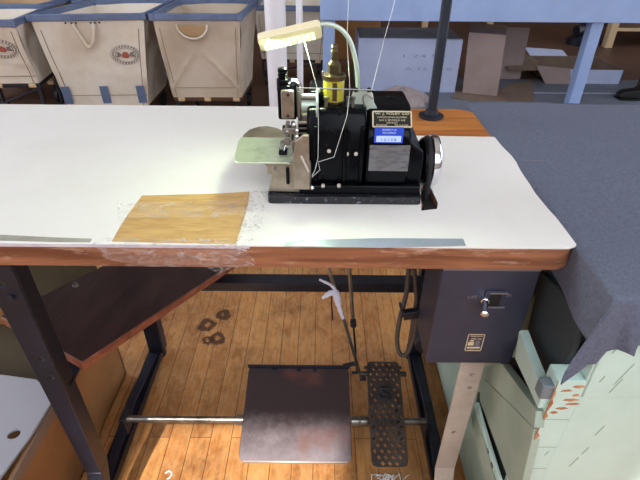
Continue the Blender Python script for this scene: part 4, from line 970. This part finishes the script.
# cardboard boxes by the bench
o = thing('cardboard_box', 'upright greyish cardboard box standing right of the white carton', 'box', (1.2, 3.6, .016))
q4 = [A(463, 88, y=3.58), A(498, 92, y=3.50), A(507, 35, y=3.50), A(470, 33, y=3.58)]
zb3 = .018
a, b2 = V((q4[0].x, 3.58, zb3)), V((q4[1].x, 3.50, zb3)); c3 = V((A(508, 35, y=3.50).x-.01, 3.50, q4[2].z)); d3 = V((A(469, 33, y=3.58).x, 3.58, q4[2].z))
off = V((.05, .16, 0))
MB().hexa([a, b2, b2+off, a+off], [d3, c3, c3+off, d3+off]).build('carton', M_CARDG, o, bevel=.003)
MB().hexa([a+off+V((.0, .0, 0)), b2+off, b2+off+V((.004, .006, 0)), a+off+V((.004, .006, 0))], [d3+off, c3+off, c3+off+V((.004, .02, .03)), d3+off+V((.004, .02, .03))]).build('flap', M_CARDT, o)
q4 = [A(492, 80, y=3.95), A(524, 79, y=3.86), A(529, 28, y=3.86), A(481, 27, y=3.95)]
o = thing('cardboard_sheet', 'grey-brown cardboard sheet leaning behind the upright cardboard box', 'cardboard', (1.5, 3.95, .0))
e0, e1 = V((q4[0].x, 4.02, 0.001)), V((q4[1].x+.02, 3.99, 0.001)); g1, g0 = V((A(530, 28, y=4.05).x, 4.05, A(530, 28, y=4.05).z)), V((A(481, 27, y=4.08).x, 4.08, A(481, 27, y=4.08).z))
MB().hexa([e0, e1, e1+V((0, .012, 0)), e0+V((0, .012, 0))], [g0, g1, g1+V((0, .012, 0)), g0+V((0, .012, 0))]).build('sheet', M_CARDG, o)
props(flat([(451, 98), (462, 85), (497, 92), (512, 84), (534, 80), (533, 105), (500, 105)], .0136, .004, 'cardboard_sheet', M_CARDT), 'flat brown cardboard lying under the upright cardboard box', 'cardboard')

# open tray box
ty = 3.86
o = thing('open_carton', 'low open white carton with brown flaps behind the bench leg', 'box', (2.2, 4.1, 0))
xx0, xx1 = A(548, 80, y=ty).x, A(621, 80, y=ty).x; zz = A(600, 70, y=ty).z; yb2 = A(600, 56, z=zz).y
b = MB(); b.box(xx0, xx1, ty, ty+.008, .013, zz); b.build('front_side', M_WBOX, o)
b = MB(); b.box(xx0, xx1, ty+.008, yb2, .013, .02); b.box(xx1-.008, xx1, ty, yb2, .013, zz); b.box(xx0, xx0+.008, ty, yb2, .013, zz); b.box(xx0, xx1, yb2-.008, yb2, .013, zz); b.build('tray', M_CARDT, o)
b = MB(); b.hexa([(xx0, ty, zz), (xx0, yb2, zz), (xx0, yb2, zz-.006), (xx0, ty, zz-.006)], [(xx0-.3, ty+.06, .10), (xx0-.28, yb2-.02, .12), (xx0-.28, yb2-.02, .114), (xx0-.3, ty+.06, .094)]); b.build('flap', M_CARDT, o)
b = MB(); b.hexa([(xx0-.02, ty-.01, .014), (xx0+.18, ty-.02, .014), (xx0+.18, ty-.014, .014), (xx0-.02, ty-.004, .014)], [(xx0-.12, ty+.0, .15), (xx0+.14, ty-.02, .13), (xx0+.14, ty-.014, .13), (xx0-.12, ty+.006, .15)]); b.build('flap', M_CARDG, o)
b = MB(); b.hexa([(xx0, yb2, zz), (xx0+.32, yb2, zz), (xx0+.32, yb2-.006, zz), (xx0, yb2-.006, zz)], [(xx0-.03, yb2+.08, zz+.05), (xx0+.3, yb2+.08, zz+.03), (xx0+.3, yb2+.074, zz+.03), (xx0-.03, yb2+.074, zz+.05)]); b.build('flap', M_WBOX, o)

# crumpled bag behind the machine
def bag(u, v):
    t = 2*PI*u; ph = PI/2*v; r = 1+.10*math.sin(5*t+3*v)+.07*math.sin(9*t-5*v)
    return V((.55+.19*math.cos(t)*math.cos(ph)*r, 3.36+.13*math.sin(t)*math.cos(ph)*r, .013+.10*math.sin(ph)*(1+.12*math.sin(7*t))))
props(MB().grid(bag, 60, 14).build('plastic_bag', M_BAG, smooth=True), 'crumpled dusty plastic bag on the floor before the white carton', 'bag')

# far furniture
o = thing('far_stand', 'dark wooden stand with light posts beyond the bench', 'furniture', (1.6, 5.6, 0))
MB().box(.2, 1.9, 5.6, 5.9, .36, .42).build('shelf', M_DARKWOOD, o)
for x in (.25, 1.08, 1.78): MB().box(x, x+.06, 5.6, 5.66, .0, .36).build('post', M_LIGHTWOOD, o)
MB().cyl((1.86, 5.62, .30), (2.1, 5.56, .30), .035).build('roller', M_LIGHTWOOD, o)
o = thing('far_crate', 'brown wooden crate with pale corner post far right behind the bench', 'crate', (3.1, 5.2, 0))
MB().box(2.95, 4.2, 5.2, 5.7, .16, .55).build('crate_body', M_DARKWOOD, o, bevel=.004)
MB().box(2.88, 2.95, 5.18, 5.26, 0, .62).build('corner_post', M_LIGHTWOOD, o)
MB().box(4.1, 4.2, 5.5, 5.6, 0, .16).build('foot', M_DARKWOOD, o)
MB().box(2.95, 4.2, 5.19, 5.2, .16, .19).build('crate_lip', M_LIGHTWOOD, o)
o = thing('machine_head', 'dark machine part on the floor left of the far brown crate', 'machine part', (2.72, 5.35, 0))
MB().lathe((2.72, 5.35, 0), (0, 0, 1), [(0, .16), (.06, .16), (.1, .09), (.2, .08), (.24, .04)], 16).build('base', M_FRAME, o)
MB().cyl((2.6, 5.3, .14), (2.86, 5.4, .18), .05).build('barrel', M_FRAME, o)
o = thing('far_table', 'dark brown wooden table in the far background', 'table', (0, 6.4, 0))
MB().box(-3.2, .1, 6.3, 7.2, .55, .62).build('tabletop', M_DARKWOOD, o)
for x in (-3.1, -1.6, -.05): MB().box(x, x+.08, 6.35, 6.43, 0, .55).build('leg', M_DARKWOOD, o)
MB().box(-3.1, .05, 6.9, 6.94, .1, .55).build('back_panel', M_DARKWOOD, o)
# stacked dark cartons behind post
for k, (x, y, w2, h2, lb_) in enumerate(((-.30, 4.9, .5, .42, 'brown carton behind the half-hidden laundry cart'), (.32, 4.6, .40, .40, 'brown carton standing behind the left bench leg'))):
    o = thing('brown_carton', lb_, 'box', (x, y, 0)); MB().box(x-w2/2, x+w2/2, y, y+.4, 0, h2).build('carton', M_CARD, o, bevel=.003); MB().box(x-.025, x+.025, y-.001, y+.401, h2, h2+.001).build('seam_tape', M_CARDT, o)
# dark shoe-like item at right under the bench
o = thing('black_shoe', 'black shoe on the platform at the right edge of the photo', 'shoe', tuple(A(632, 100, z=.0125)))
c = A(634, 99, z=.012)
MB().prism([(-.12, 0), (.12, 0), (.13, .03), (.10, .09), (.04, .10), (-.02, .06), (-.10, .045), (-.13, .02)], .085, o=(c.x, c.y-.04, .022), r=(1, -.15, 0), u=(0, 0, 1), n=(.15, 1, 0)).build('upper', M_RUBBER, o, bevel=.02, seg=4)
MB().box(c.x-.125, c.x+.125, c.y-.045, c.y+.05, .0125, .022).build('sole', M_RUBBER, o, bevel=.003)
o = thing('brown_post', 'brown wooden post at the right edge under the bench', 'post', tuple(A(642, 92, z=.012)))
c = A(641, 94, z=.012); MB().box(c.x-.02, c.x+.10, c.y, c.y+.06, .012, .30).build('timber', M_DARKWOOD, o, bevel=.003)
MB().box(c.x-.025, c.x+.105, c.y-.005, c.y+.065, .30, .31).build('cap', M_LIGHTWOOD, o)

# lint on the floor in front of the pedal
b = MB()
for k in range(26):
    c = A(random.gauss(388, 10), 476+random.random()*9, z=.002); a = random.random()*PI
    b.tube([c+V((-.008*math.cos(a), -.008*math.sin(a), 0)), c+V((0, 0, .004+.006*random.random())), c+V((.010*math.cos(a), .010*math.sin(a), .001))], .0013, 5, 3)
props(b.build('thread_scraps', M_THREAD), 'white thread scraps on the floor in front of the perforated pedal', 'scraps', kind='stuff')
c = A(168, 475, z=.002)
props(MB().tube([c+V((-.008, .004, 0)), c+V((0, .009, .001)), c+V((.008, .004, 0)), c+V((.006, -.006, 0)), c+V((.0, -.010, 0))], .0018, 6).build('wire_clip', M_WHITE, smooth=True), 'small curled white clip on the sunlit floor', 'clip')

# ================================================================== LIGHT
wd = bpy.data.worlds.new('world'); S.world = wd; wd.use_nodes = True
bg = wd.node_tree.nodes['Background']; bg.inputs['Color'].default_value = (.87, .93, 1.035, 1); bg.inputs['Strength'].default_value = 4.75
sn_ = bpy.data.lights.new('sun', 'SUN'); sn_.energy = 6.4; sn_.angle = math.radians(.8); sn_.color = (1, .92, .84)
so = bpy.data.objects.new('sun', sn_); link(so)
dirv = V((.176, 1.0, -3.9/2.573)).normalized()
so.rotation_euler = dirv.to_track_quat('-Z', 'Y').to_euler(); so.location = (-4, -4, 4)
ll = bpy.data.lights.new('lamp_light', 'AREA'); ll.shape = 'RECTANGLE'; ll.size = .07; ll.size_y = .016; ll.energy = 1.1; ll.color = (.78, 1.0, .62)
lo_ = bpy.data.objects.new('lamp_light', ll); link(lo_); lo_.location = lcen+nfr*.010
lo_.rotation_euler = V((-.1, -.55, -1)).to_track_quat('-Z', 'Y').to_euler()
S.view_settings.view_transform = 'Standard'; S.view_settings.look = 'None'; S.view_settings.gamma = 1; S.view_settings.use_curve_mapping = False
S.view_settings.exposure = 0.0
